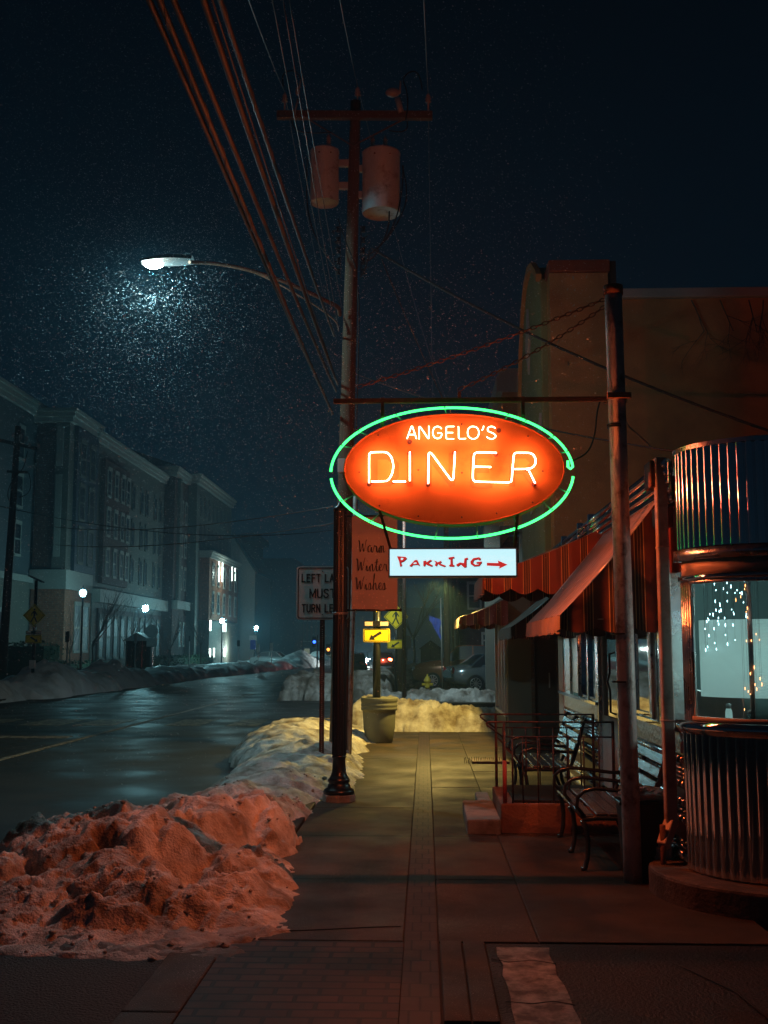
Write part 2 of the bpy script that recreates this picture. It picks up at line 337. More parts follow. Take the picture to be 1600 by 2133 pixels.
# striped canvas: stripes across Y+X in world metres
def striped(name, base, line, period, w1, w2, axis='x'):
    m = bpy.data.materials.new(name); m.use_nodes = True; t = m.node_tree; b = t.nodes['Principled BSDF']; L = t.links
    tc = t.nodes.new('ShaderNodeTexCoord'); sp = t.nodes.new('ShaderNodeSeparateXYZ'); L.new(tc.outputs['Object'], sp.inputs[0])
    src = sp.outputs[0 if axis == 'x' else 1]
    def band(period, off, wid):
        a = t.nodes.new('ShaderNodeMath'); a.operation = 'ADD'; a.inputs[1].default_value = off+50*period; L.new(src, a.inputs[0])
        mo = t.nodes.new('ShaderNodeMath'); mo.operation = 'MODULO'; mo.inputs[1].default_value = period; L.new(a.outputs[0], mo.inputs[0])
        le = t.nodes.new('ShaderNodeMath'); le.operation = 'LESS_THAN'; le.inputs[1].default_value = wid; L.new(mo.outputs[0], le.inputs[0]); return le.outputs[0]
    out = None
    def mixc(fac, a, bcol):
        mx = t.nodes.new('ShaderNodeMix'); mx.data_type = 'RGBA'; L.new(fac, mx.inputs[0])
        if isinstance(a, tuple): mx.inputs[6].default_value = (*a,1)
        else: L.new(a, mx.inputs[6])
        mx.inputs[7].default_value = (*bcol,1); return mx.outputs[2]
    out = mixc(band(period, 0, w1), base, tuple(c*.35 for c in base))
    out = mixc(band(period, 0, w2), out, line)
    out = mixc(band(period, -w1+w2, w2), out, line)
    out = mixc(band(period, -w1*.35, w2*.5), out, tuple(c*.7 for c in line))
    out = mixc(band(period, -w1*.65, w2*.5), out, tuple(c*.7 for c in line))
    L.new(out, b.inputs['Base Color']); b.inputs['Roughness'].default_value = .6
    n = t.nodes.new('ShaderNodeTexNoise'); n.inputs['Scale'].default_value = 5; L.new(tc.outputs['Object'], n.inputs['Vector'])
    bp = t.nodes.new('ShaderNodeBump'); bp.inputs['Strength'].default_value = .5; bp.inputs['Distance'].default_value = .03; L.new(n.outputs[0], bp.inputs['Height']); L.new(bp.outputs[0], b.inputs['Normal'])
    return m
M['canvas_x'] = striped('canvas_x', (.085,.022,.018), (.45,.30,.14), .19, .075, .006, 'x')
M['canvas_y'] = striped('canvas_y', (.22,.165,.14), (.10,.07,.06), .075, .03, .008, 'y')
M['canvas_red'] = striped('canvas_red', (.19,.036,.026), (.70,.42,.16), .19, .075, .006, 'x')

# ------------------------------------------------------------------ numpy noise
def _hash(ix, iy, s):
    h = (ix.astype(np.int64)*374761393 + iy.astype(np.int64)*668265263 + s*144269) & 0xffffffff
    h = ((h ^ (h >> 13))*1274126177) & 0xffffffff
    return ((h ^ (h >> 16)) & 0xffff)/65535.0
def vnoise(x, y, s=0):
    ix = np.floor(x); iy = np.floor(y); fx = x-ix; fy = y-iy; fx = fx*fx*fx*(fx*(fx*6-15)+10); fy = fy*fy*fy*(fy*(fy*6-15)+10)
    a = _hash(ix, iy, s); b = _hash(ix+1, iy, s); c = _hash(ix, iy+1, s); d = _hash(ix+1, iy+1, s)
    return (a*(1-fx)+b*fx)*(1-fy)+(c*(1-fx)+d*fx)*fy
def fbm(x, y, s=0, o=5, g=.5):
    t = np.zeros_like(x); a = 1.0; n = 0
    for i in range(o):
        t += a*(vnoise(x, y, s+i*17)-.5)*2; n += a; a *= g; x, y = x*1.9*.8+y*1.9*.6, -x*1.9*.6+y*1.9*.8
    return t/n
def billow(x, y, s=0, o=4, g=.5):
    t = np.zeros_like(x); a = 1.0; n = 0
    for i in range(o):
        t += a*np.abs(vnoise(x, y, s+i*31)-.5)*2; n += a; a *= g; x, y = x*2.0*.8+y*2.0*.6, -x*2.0*.6+y*2.0*.8
    return t/n
def heightfield(name, x0, x1, y0, y1, res, fn, m, skew=.035, floor=-.2):
    nx = max(2, int((x1-x0)/res)); ny = max(2, int((y1-y0)/res))
    X, Y = np.meshgrid(np.linspace(x0, x1, nx+1), np.linspace(y0, y1, ny+1))
    Z = fn(X, Y)
    KZ = Z.copy(); Z = np.maximum(Z, floor)
    gx = X+fbm(X*7, Y*7, 91, 3)*skew; gy = Y+fbm(X*7+40, Y*7, 92, 3)*skew
    V = np.stack([gx.ravel(), gy.ravel(), Z.ravel()], 1)
    i = np.arange(nx*ny); r = i//nx; c = i % nx; a = r*(nx+1)+c
    Fq = np.stack([a, a+1, a+nx+2, a+nx+1], 1)
    zq = KZ.ravel()[Fq].max(1); keep = zq > -.13
    Fq = Fq[keep]; used = np.unique(Fq); mp = -np.ones(len(V), int); mp[used] = np.arange(len(used)); V = V[used]; Fq = mp[Fq]
    o0 = np.array([(V[:,0].min()+V[:,0].max())/2, (V[:,1].min()+V[:,1].max())/2, 0])
    me = bpy.data.meshes.new(name); me.from_pydata((V-o0).tolist(), [], Fq.tolist()); me.polygons.foreach_set('use_smooth', [True]*len(Fq)); me.materials.append(m); me.update()
    o = bpy.data.objects.new(name, me); COL.objects.link(o); o.location = o0; WL[o.name] = Vector(o0); return o
def smooth(t): t = np.clip(t, 0, 1); return t*t*(3-2*t)
def lateral(d):
    """a bank: distance inside the edge -> 0..1 rounded profile"""
    return np.sqrt(np.clip(1-(1-np.clip(d, 0, 1))**2, 0, 1))

# ================================================================== THE GROUND
ROADZ = -.12
def struct(o, name=None): o['kind'] = 'structure'; return o
struct(MB().box(-250, 250, -30, 420, -.62, -.18).build('ground', M['snow_dirty']))
# main road, cross street
struct(MB().box(-13.6, -1.38, -12, 240, -.45, ROADZ).build('road', M['asphalt']))
struct(MB().box(-1.38, 60, 23.6, 33.5, -.45, ROADZ-.004).build('cross_street', M['asphalt']))
struct(MB().box(-60, -13.6, 36, 44, -.45, ROADZ-.004).build('side_street', M['asphalt']))
# apron of rough asphalt and the parking entrance on the right
def drop(x0, x1, y0, y1, z0, z1, name, m): return struct(MB().quad((x0,y0,z0),(x1,y0,z0),(x1,y1,z1),(x0,y1,z1)).build(name, m))
drop(-6.5, -1.375, -3, 6.9, -.008, -.03, 'driveway_apron', M['asphalt_dry'])
# sidewalk: slabs over a dark bed
struct(MB().box(-1.14, 1.95, -4, 21.9, -.4, -.012).build('sidewalk_bed', M['joint']))
sl = MB(); g = .0035
ys = [6.35, 8.0, 9.8, 11.5, 13.2, 14.9, 16.6, 18.3, 20.0, 21.9]
for a, b in zip(ys[:-1], ys[1:]):
    for (x0, x1) in ((-1.14, -.125), (.065, .62), (.62, 1.95)):
        if x0 == .62 and 10.6 < a < 12: pass
        sl.box(x0+g, x1-g, a+g+(.35 if x0 > .5 else 0)*0, b-g, -.1, random.uniform(-.002, .002))
struct(sl.build('sidewalk', M['concrete'], bevel=.006))
st = MB().box(-.12, .06, -4, 21.9, -.1, .0025); struct(st.build('brick_strip', M['brickstrip']))
struct(MB().box(-1.09, -.125, -4, 6.33, -.1, .0).build('stamped_paving', M['stamped']))
kb = MB()
for i in range(7): kb.box(-1.37, -1.10, -4+i*1.52, -4+(i+1)*1.52-.008, -.3, -.002)
for i in range(8): kb.box(-1.37, -1.16, 6.65+i*2.2, 6.65+(i+1)*2.2-.01, -.3, .0)
struct(kb.build('kerb', M['concrete'], bevel=.012))
fs = MB()
for x0, x1 in ((-.255, -.137), (-.130, -.012)):
    for y0 in (-2.0, -.6, .8, 2.2, 3.6, 5.0): fs.box(x0+.33, x1+.33, y0+.03, y0+1.36, -.1, .001)
struct(fs.build('paving_strip', M['concrete'], bevel=.006))
struct(MB().box(.325, 9, -4, 6.33, -.1, -.006).build('driveway', M['asphalt_dry']))
cs = MB()
pr = []
for i in range(26):
    y = 2.0+i*.17; pr.append((.44+random.uniform(-.012,.012), y))
pl = []
for i in range(26):
    y = 2.0+(25-i)*.17; pl.append((.715+random.uniform(-.014,.014), y))
cs.prism([(x-.06, y-.02, -.002) for x, y in pr+pl][::-1], (0,0,.004))
struct(cs.build('painted_marking', M['paint_road']))
# slanted cracks in the apron
ck = MB()
for (pts) in ([(.34,6.0),(.42,5.94),(.55,5.98),(.66,5.92)], [(.36,5.3),(.48,5.27),(.58,5.31),(.67,5.26)], [(.38,4.9),(.5,4.86),(.68,4.9)], [(-1.0,6.5),(-.7,6.55),(-.3,6.64),(-.15,6.66)], [(1.3,5.9),(1.45,5.5),(1.5,5.0),(1.62,4.4)]):
    ck.tube([(x, y, .002) for x, y in pts], .007, 5, sy=.3)
struct(ck.build('pavement_crack', M['joint']))
# road paint
struct(MB().box(-6.72, -6.6, 9, 36, ROADZ, ROADZ+.004).build('lane_line', M['paint_road']))
zb = MB()
for x0, x1 in ((-9.3,-8.3),(-8.0,-7.1),(-5.9,-5.1),(-4.5,-3.8),(-12.2,-11.3),(-10.8,-9.9)): zb.box(x0, x1, 25.2, 27.4, ROADZ, ROADZ+.004)
struct(zb.build('crosswalk_marking', M['paint_faint']))
struct(MB().box(-11.8, -7.0, 21.6, 22.1, ROADZ, ROADZ+.004).build('stop_line', M['paint_road']))
dl = MB()
for i in range(9): dl.box(-6.72, -6.6, 40+i*9, 43+i*9, ROADZ, ROADZ+.004)
for i in range(9): dl.box(-10.2, -10.08, 44+i*9, 47+i*9, ROADZ, ROADZ+.004)
struct(dl.build('lane_dashes', M['paint_road']))
struct(MB().box(-24, -13.6, 44, 150, -.4, 0).build('far_sidewalk', M['concrete']))
struct(MB().box(-24, -13.6, 10, 36, -.4, 0).build('far_corner_sidewalk', M['concrete']))
struct(MB().box(-1.38, 40, 33.5, 120, -.4, 0).build('right_sidewalk', M['concrete']))

# ================================================================== SNOW BANKS
def bank_fn(ys, xl, xr, H, base, bumps=(), rough=1.0, seed=3, pw=.75):
    ys = np.array(ys)
    def fn(X, Y):
        l = np.interp(Y, ys, xl); r = np.interp(Y, ys, xr); h = np.interp(Y, ys, H)
        wob = fbm(Y*1.7, X*0+3, seed, 4)*.16; r = r+wob+fbm(X*9, Y*9, seed+7, 3)*.07; l = l+fbm(Y*1.3, X*0+9, seed+2, 4)*.2+fbm(X*7, Y*7, seed+8, 3)*.06
        wd = np.maximum(r-l, .05); t = np.clip((X-l)/wd, 0, 1)
        prof = np.power(np.sin(np.pi*np.power(t, .85)), pw)*(h > .004)
        z = h*prof
        for (bx, by, bh, br) in bumps:
            d2 = ((X-bx)**2+(Y-by)**2)/(br*br); z = z+bh*np.exp(-d2*1.4)*np.clip(prof*2.5, 0, 1)
        m = np.clip(z/.16, 0, 1)
        wx = X+fbm(X*2.2, Y*2.2, seed+20, 3)*.22; wy = Y+fbm(X*2.2+9, Y*2.2, seed+21, 3)*.22
        z = z+m*np.interp(Y, [9.5, 12.5], [rough, rough*.5])*(fbm(wx*1.3, wy*1.3, seed, 3)*.13+(billow(wx*1.7, wy*1.7, seed+1, 2, .45)-.24)*.24+fbm(wx*4.2, wy*4.2, seed+33, 3, .55)*.085+(billow(X*9+fbm(X*4,Y*4,seed+30,2)*1.2, Y*9, seed+3, 3, .55)-.25)*.055+fbm(X*26, Y*26, seed+5, 3, .6)*.022)
        return np.where(prof > 0, base+np.maximum(z, -.01)+.012, base-.3)
    return fn
nb = bank_fn([5.95, 6.15, 6.5, 7.0, 7.6, 8.2, 8.8, 9.8, 10.9, 11.9, 12.8, 14.8, 17, 20, 22.5, 23],
             [-1.3, -3.0, -4.2, -4.2, -3.9, -3.4, -2.85, -2.55, -2.45, -2.4, -2.4, -2.6, -2.9, -3.1, -2.9, -2.6],
             [-1.2, -.85, -.62, -.78, -.80, -.86, -.98, -1.12, -1.12, -1.08, -.72, -.80, -.95, -.95, -1.1, -1.3],
             [0, .05, .12, .22, .33, .38, .34, .27, .22, .20, .22, .30, .40, .38, .25, 0], -.06,
             [(-2.2, 8.0, .12, .6), (-1.35, 9.3, .22, .42), (-1.75, 7.7, .10, .45), (-1.5, 6.8, .13, .24), (-1.8, 6.65, .06, .3), (-1.0, 7.1, .10, .3), (-.85, 6.6, .09, .22),
              (-2.6, 10.6, .16, .35), (-1.9, 10.9, .10, .5), (-1.25, 12.5, .1, .4)], 1.0, 3)
near = heightfield('snow_bank', -4.6, -.4, 5.8, 11.2, .016, nb, M['snow'])
tag(near, 'large lumpy heap of shovelled snow at the near kerb, lit red by neon', 'snow bank', 'snow banks along the streets')
far = heightfield('snow_bank', -3.9, -.3, 11.14, 23.2, .035, nb, M['snow'], .03)
tag(far, 'long low snow bank running past the foot of the transformer pole', 'snow bank', 'snow banks along the streets')
# snow slush spread out over the apron at the foot of the heap
def slush(X, Y):
    e = Y-(6.0+.28*fbm(X*1.2, X*0+2, 50, 3)+np.clip(-X-2.6, 0, 2)*.05)
    rg = (-1.0+fbm(Y*5, X*0, 51, 3)*.25)-X; ed = np.minimum(e, rg+.15)
    z = -.05+lateral(ed/.7)*.075+(fbm(X*5, Y*9, 52, 4)*.028+fbm(X*22, Y*30, 55, 3)*.016)*np.clip(ed/.1+.3, 0, 1)
    return np.where(ed > -.12, z, -.5)
tag(heightfield('snow_slush', -5.2, -.95, 5.7, 7.2, .02, slush, M['snow_dirty'], .02, -.06), 'thin dirty crust of trampled snow in front of the big red lit snow heap', 'snow', kind='stuff')
def xbank(name, x0, x1, yc, w, H, base, seed, label, m='snow', res=.04, rough=1.0, lump=None):
    def fn(X, Y):
        c = yc+fbm(X*.6, X*0, seed, 3)*w*.15
        h = H*(1+.25*fbm(X*1.1, X*0+5, seed+3, 3))
        ed = np.clip((X-x0)/.5, 0, 1)*np.clip((x1-X)/.5, 0, 1)
        t = np.clip(1-np.abs(Y-c+fbm(X*4, Y*4, seed+9, 3)*w*.12)/(w/2), 0, 1)*np.sqrt(ed)
        z = h*np.power(np.sin(t*math.pi/2), .7); mk = np.clip(z/.12, 0, 1)
        z = z+mk*rough*(fbm(X*1.4, Y*1.4, seed, 4)*.10+(billow(X*2.6, Y*2.6, seed+1, 4)-.25)*.26+fbm(X*12, Y*12, seed+5, 3)*.02)
        return np.where(t > 0, base+z, base-.4)
    return tag(heightfield(name, x0, x1, yc-w, yc+w, res, fn, M[m], .03), label, 'snow bank', 'snow banks along the streets')
xbank('snow_bank', -1.55, 1.75, 22.6, 1.15, .50, -.03, 61, 'yellow lit snow bank ploughed up across the end of the sidewalk behind the planter', res=.025)
xbank('snow_bank', -1.9, 5.5, 35.2, 2.2, .36, -.08, 71, 'grey snow bank across the cross street, in front of the hydrant', 'snow_dirty')
xbank('snow_bank', -5.0, -1.0, 39, 3.5, 1.0, -.1, 77, 'dirty snow hump beyond the cross street beside the road', 'snow_dirty', .06)
xbank('snow_bank', -2.2, 0.6, 50, 5, .9, -.1, 81, 'brownish snow mound beyond the pedestrian crossing poles', 'snow_dirty', .08)
xbank('snow_bank', 0.2, 3.4, 58, 4, 1.0, -.1, 83, 'pale snow mound left of the dark kiosk', 'snow', .08)
# far side of the main road
def longbank(name, x0f, w, y0, y1, H, seed, label, m='snow_dirty', res=.16):
    xs = lambda Y: x0f(Y)
    def fn(X, Y):
        c = xs(Y)+fbm(Y*.35, Y*0, seed, 3)*w*.2; h = H*(1+.5*fbm(Y*.4, Y*0+3, seed+3, 3))
        ed = np.clip((Y-y0)/2, 0, 1)*np.clip((y1-Y)/2, 0, 1); t = np.clip(1-np.abs(X-c)/(w/2), 0, 1)*np.sqrt(ed)
        z = h*np.power(np.sin(t*math.pi/2), .7); mk = np.clip(z/.15, 0, 1)
        z = z+mk*(fbm(X*.9, Y*.9, seed, 4)*.14+(billow(X*1.5, Y*1.5, seed+1, 4)-.25)*.35)
        return np.where(t > 0, z-.1, -.6)
    ya = np.linspace(y0, y1, 20); xa = np.array([xs(v) for v in ya])
    return tag(heightfield(name, xa.min()-w*.7, xa.max()+w*.7, y0, y1, res, fn, M[m], .06), label, 'snow bank', 'snow banks along the streets')
longbank('snow_bank', lambda Y: -15.2+0*Y, 3.6, 29, 37.4, 1.0, 101, 'pale snow heap on the far corner beside the solar powered crossing sign', 'snow_clean', .08)
longbank('snow_bank', lambda Y: -14.6+.03*(Y-38), 2.8, 38.0, 52, .9, 107, 'brown dirty snow ridge along the far kerb beneath the hedge corner', 'snow_clean', .1)
longbank('snow_bank', lambda Y: -14.6+.035*(Y-50), 2.4, 50, 100, .55, 113, 'long low snow bank along the far kerb in front of the apartment building', 'snow_clean', .14)
longbank('snow_bank', lambda Y: -18.5+.02*(Y-50), 4.5, 52, 110, .40, 117, 'snow covered lawn strip below the lamps on the far side', 'snow_clean', .2)
longbank('snow_bank', lambda Y: -12.6+.05*(Y-100), 3.5, 98, 122, 1.1, 121, 'snow pile burying the front of the white car down the road', 'snow_clean', .2)

# loose clods of snow broken off the heap
random.seed(21); m = MB(); cnt = 0
while cnt < 420:
    x = random.uniform(-3.2, -.25); y = random.uniform(6.0, 13); z = float(nb(np.array([[x]]), np.array([[y]]))[0][0])
    onp = z > -.05
    if onp and random.random() < .35: continue
    if not onp and (x < -1.3 or y < 6.0 or random.random() > math.exp(-abs(x-float(np.interp(y, [6.3, 8.8, 10.9, 12.8], [-.62, -.98, -1.12, -.72])))*7)): continue
    r = random.uniform(.006, .02)*(1.5 if random.random() < .08 else 1); z0_ = z if onp else 0.0; n0 = len(m.v)
    m.sph((x, y, z0_+r*.35), (r*random.uniform(.8,1.5), r*random.uniform(.8,1.4), r*random.uniform(.5,.9)), 6, 4)
    for i in range(n0, len(m.v)): p = m.v[i]; m.v[i] = (p[0]+random.uniform(-.25,.25)*r, p[1]+random.uniform(-.25,.25)*r, p[2]+random.uniform(-.2,.2)*r)
    cnt += 1
tag(m.build('snow_clods', M['snow']), 'small loose clods of snow scattered over the heap and the sidewalk edge', 'snow', kind='stuff')
# ================================================================== THE DINER
FX = 1.75                                                   # street face of the dining car
diner = thing('diner', (FX, 11, 0), 'chrome sided dining car with a fluted round corner beyond the leaning sign post', 'diner')
DC = (2.32, 7.62); DR = .60                                  # round corner
def arcpts(r, a0=180, a1=292, n=40): return [(DC[0]+r*math.cos(R(a0+(a1-a0)*i/n)), DC[1]+r*math.sin(R(a0+(a1-a0)*i/n))) for i in range(n+1)]
def curved(mb, r0, r1, z0, z1, a0=180, a1=292, n=40, smooth=True):
    o = arcpts(r0, a0, a1, n); i = arcpts(r1, a0, a1, n); m = n+1
    vs = [(x, y, z0) for x, y in o]+[(x, y, z1) for x, y in o]+[(x, y, z1) for x, y in i]+[(x, y, z0) for x, y in i]
    fs = []; 
    for k in range(n):
        for s in range(4):
            a = s*m; b = ((s+1) % 4)*m; fs.append((a+k, a+k+1, b+k+1, b+k))
    n0 = len(mb.v); mb.add(vs, fs, smooth); mb.f += [(n0, n0+m, n0+2*m, n0+3*m)]; mb.sm += [False]; return mb
def fluted(z0, z1, nf, r, depth, name):
    """scalloped stainless sheet wrapped round the corner"""
    mb = MB(); a0, a1 = 180, 330; sub = 10; pts = []
    for i in range(nf*sub+1):
        t = i/(nf*sub); a = R(a0+(a1-a0)*t); ph = (i % sub)/sub
        rr = r+depth*math.sqrt(max(0, 1-(2*ph-1)**2)); pts.append((DC[0]+rr*math.cos(a), DC[1]+rr*math.sin(a)))
    n = len(pts); nz = 6
    vs = [(x, y, z0+(z1-z0)*j/nz) for j in range(nz+1) for x, y in pts]
    mb.add(vs, [(j*n+k, j*n+k+1, (j+1)*n+k+1, (j+1)*n+k) for j in range(nz) for k in range(n-1)], True)
    return mb.build(name, M['chrome'], diner)
fluted(.17, 1.05, 24, DR-.025, .022, 'fluted_panel'); fluted(2.27, 2.93, 26, DR-.03, .027, 'fluted_panel')
b = curved(MB(), DR+.035, DR-.2, 1.05, 1.13, 176, 330, 60); b.build('corner_band', M['chrome'], diner)
curved(MB(), DR+.01, DR-.1, 2.19, 2.262, 176, 330, 60).build('corner_band', M['chrome_rough'], diner)
curved(MB(), DR-.03, DR-.12, 2.09, 2.188, 182, 330, 60).build('cream_band', M['cream'], diner)
curved(MB(), DR-.01, DR-.1, 2.055, 2.088, 180, 330, 60).build('corner_band', M['chrome'], diner)
gl = MB(); pts = arcpts(DR-.045, 196, 330, 50); n = len(pts)
gl.add([(x, y, 1.132) for x, y in pts]+[(x, y, 2.055) for x, y in pts], [(k, k+1, n+k+1, n+k) for k in range(n-1)], True)
cw = gl.build('corner_window', M['glass_strong'], diner)
curved(MB(), DR-.015, DR-.062, 1.131, 1.162, 196, 330, 50).build('window_frame', M['cream'], diner); curved(MB(), DR-.02, DR-.05, 2.03, 2.054, 196, 330, 50).build('window_frame', M['chrome_rough'], diner)
curved(MB(), DR-.40, DR-.42, 1.136, 1.33, 190, 330, 30).build('counter_front', M['room'], diner)
# jamb left of the round window: stacked vertical chrome mouldings
jm = MB()
for a in (181, 185, 188.5, 192, 195.5):
    x = DC[0]+(DR-.04)*math.cos(R(a)); y = DC[1]+(DR-.04)*math.sin(R(a)); jm.cyl((x, y, 1.13), (x, y, 2.06), .018, seg=10)
jm.build('window_jamb', M['chrome_rough'], diner)
# interior seen through the round window
inn = MB(); curved(inn, DR-.085, DR-.105, 1.29, 1.79, 196, 330, 40); bl = inn.build('roller_blind', M['blind_glow'], diner)
sl_ = MB()
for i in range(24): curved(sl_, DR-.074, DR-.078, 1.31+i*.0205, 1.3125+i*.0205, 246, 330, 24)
sl_.build('blind_slats', M['blind_glow'], diner)
curved(MB(), DR-.066, DR-.084, 1.14, 2.05, 240, 243, 3).build('window_mullion', M['galv'], diner)
curved(MB(), DR-.07, DR-.5, 1.10, 1.135, 190, 330, 40).build('window_ledge', M['white_trim'], diner)
# room shell
rm = MB(); rm.box(1.86, 5.0, 14.3, 14.4, .15, 2.5); rm.box(4.9, 5.0, 7.3, 14.3, .15, 2.5); rm.box(2.95, 5.0, 7.2, 7.3, .15, 2.5); rm.box(1.95, 5, 7.9, 14.4, 2.5, 2.56)
rm.build('interior_wall', M['room'], diner)
MB().box(1.86, 4.9, 7.9, 14.3, .12, .16).build('interior_floor', M['room_dark'], diner)
bk = MB(); bk.box(4.0, 4.5, 8.4, 13.6, .16, 1.1); bk.box(4.3, 4.6, 8.4, 13.6, 1.35, 1.6); bk.box(3.1, 3.2, 9.8, 9.9, .16, 2.5)
for i in range(6): bk.cyl((3.6, 8.8+i*.8, .16), (3.6, 8.8+i*.8, .75), .04); bk.cyl((3.6, 8.8+i*.8, .75), (3.6, 8.8+i*.8, .82), .17)
bk.build('lunch_counter', M['chrome_rough'], diner)
MB().box(2.3, 2.36, 8.2, 10.2, .9, 1.25).build('booth_back', M['maroon'], diner)
lamp_light('interior_lamp', (3.0, 9.4, 2.3), 30, (.62, 1.0, .93), .15, diner)
lamp_light('interior_lamp', (3.0, 12.6, 2.3), 40, (.62, 1.0, .93), .15, diner)
lamp_light('interior_lamp', (2.62, 7.9, 1.5), 12.0, (.72, 1.0, .96), .1, diner)
it = MB()
for y in (9.2, 12.3): it.box(3.3, 3.42, y, y+.9, 2.44, 2.49)
it.build('ceiling_tube', M['wall_lamp'], diner)
# backing behind the flutes and roof
dw = MB(); dw.box(1.80, 1.86, 7.70, 10.15, .0, 1.03); dw.box(1.80, 1.86, 11.40, 14.6, .0, 1.03)
dw.box(1.80, 1.86, 7.7, 14.6, 2.14, 2.9); dw.box(1.86, 5.2, 14.45, 14.6, 0, 2.9)
curved(dw, DR-.05, DR-.07, .1, 1.04, 180, 330, 40); curved(dw, DR-.05, DR-.07, 2.2, 2.92, 180, 330, 40)
dw.box(2.9, 9, 7.0, 7.12, 0, 2.9)
dw.build('wall', M['maroon'], diner)
MB().box(1.83, 9, 7.66, 14.6, 2.9, 2.96).build('roof', M['roof_dark'], diner)
mb_ = MB(); pts = [(x, y, 2.93) for x, y in arcpts(DR-.0, 180, 330, 50)]+[(3.4, 7.7, 2.93)]; mb_.prism(pts, (0,0,.03)); mb_.build('corner_roof', M['chrome_rough'], diner)
# lower cladding: chrome mouldings and enamel panels, each side of the door
cl = MB(); en = MB(); sill = MB(); qt = MB()
for (y0, y1) in ((7.75, 10.12), (11.42, 14.55)):
    en.box(1.765, 1.798, y0, y1, .02, 1.0)
    for z in (.08, .20, .44, .56, .68, .845): cl.tube([(1.765, y0, z), (1.765, y1, z)], [.028, .028], 10, smooth=True)
    for z in (.72, .75, .78, .81): cl.tube([(1.764, y0, z), (1.764, y1, z)], [.013, .013], 8)
    for z in (.26, .29, .50): cl.tube([(1.764, y0, z), (1.764, y1, z)], [.012, .012], 8)
    sill.box(1.72, 1.86, y0, y1, 1.035, 1.065); qt.box(1.742, 1.797, y0+.01, y1-.01, .89, 1.03)
en.build('enamel_panel', M['maroon'], diner); cl.build('chrome_moulding', M['chrome_rough'], diner); sill.build('window_sill', M['chrome'], diner); qt.build('embossed_panel', M['quilt'], diner)
# windows and pillars along the street face
wins = [(8.30, 8.48), (8.82, 9.50), (9.60, 10.05), (11.55, 12.05), (12.12, 12.62)]
for (a, b2) in wins:
    w = MB(); t = .035
    w.box(1.752, 1.80, a, a+t, 1.07, 2.13); w.box(1.752, 1.80, b2-t, b2, 1.07, 2.13); w.box(1.752, 1.80, a+t, b2-t, 1.07, 1.10); w.box(1.752, 1.80, a+t, b2-t, 2.09, 2.13)
    wf = w.build('window', M['chrome'], diner); MB().quad((1.775, a+t, 1.1), (1.775, b2-t, 1.1), (1.775, b2-t, 2.09), (1.775, a+t, 2.09)).build('pane', M['glass'], wf)
pl_ = MB(); qq = MB(); wt_ = MB()
for (a, b2) in ((7.95, 8.28), (8.50, 8.80), (9.51, 9.59), (10.06, 10.13), (11.42, 11.54), (12.06, 12.11), (12.64, 12.8), (14.0, 14.1)): MB().box(1.745, 1.82, a, b2, 1.066, 2.14).build('pillar', M['chrome_rough'], diner)
for (a, b2) in ((12.84, 13.36), (13.42, 13.96), (8.54, 8.76)): MB().box(1.741 if a < 9 else 1.747, 1.80, a, b2, 1.10, 2.12).build('quilted_panel', M['quilt'], diner)
for y in (8.6, 12.7, 13.39): MB().cyl((1.742, y, 1.07), (1.742, y, 2.13), .018, seg=8).build('pillar_moulding', M['chrome_rough'], diner)
MB().box(1.735, 1.86, 14.12, 14.6, .02, 2.6).build('corner_board', M['white_trim'], diner)
# door and frame
df = MB(); df.box(1.74, 1.84, 10.16, 10.22, .25, 2.3); df.box(1.74, 1.84, 11.33, 11.40, .25, 2.3); df.box(1.74, 1.84, 10.22, 11.33, 2.2, 2.3)
df.build('door_frame', M['chrome_rough'], diner)
d = MB(); d.box(1.77, 1.81, 10.24, 11.31, .26, .95); d.box(1.77, 1.81, 10.24, 10.36, .95, 2.19); d.box(1.77, 1.81, 11.19, 11.31, .95, 2.19); d.box(1.77, 1.81, 10.36, 11.19, 2.07, 2.19)
dr = d.build('door', M['white_trim'], diner)
MB().quad((1.79, 10.36, .95), (1.79, 11.19, .95), (1.79, 11.19, 2.07), (1.79, 10.36, 2.07)).build('pane', M['glass'], dr)
MB().tube([(1.765, 10.42, 1.0), (1.71, 10.42, 1.02), (1.71, 10.42, 1.22), (1.69, 10.44, 1.3), (1.71, 10.42, 1.38), (1.71, 10.42, 1.55), (1.765, 10.42, 1.57)], .012, 6).build('door_handle', M['black_metal'], dr)
# cornice of stacked chrome bands
co = MB()
for i, z in enumerate((2.66, 2.72, 2.78, 2.84, 2.90)): co.tube([(1.75-.012*i, 7.72, z), (1.75-.012*i, 14.6, z)], [.031, .031], 10)
for y in (9.5, 11.2, 12.0, 13.4): co.box(1.66, 1.76, y, y+.05, 2.62, 2.96)
co.build('cornice', M['chrome'], diner)
br = MB(); br.box(1.60, 1.76, 7.80, 8.02, 2.74, 2.93); br.build('gutter_box', M['rust'], diner, bevel=.008); MB().box(1.64, 1.76, 7.83, 7.98, 2.46, 2.60).build('junction_box', M['rust'], diner, bevel=.008)
ds = MB(); ds.box(1.635, 1.715, 7.78, 7.86, .40, 2.95); ds.bar((1.675, 7.82, .43), (1.60, 7.74, .28), .075); ds.box(1.63, 1.72, 7.775, 7.865, 1.1, 1.12); ds.box(1.63, 1.72, 7.775, 7.865, 2.3, 2.32)
ds.build('downspout', M['downspout'], diner, bevel=.01)
MB().cyl((1.60, 7.74, .0), (1.60, 7.74, .42), .02).build('standpipe', M['rust'], diner)
# plinth below the corner
pm = MB()
pr = [(DC[0]+.83*math.cos(R(a)), DC[1]+.83*math.sin(R(a))) for a in range(165, 271, 4)]+[(9, DC[1]-.83), (9, 8.2), (1.75, 8.2)]
pm.prism([(x, y, -.05) for x, y in pr], (0,0,.21)); pm.build('plinth', M['plinth'], diner, bevel=.02)
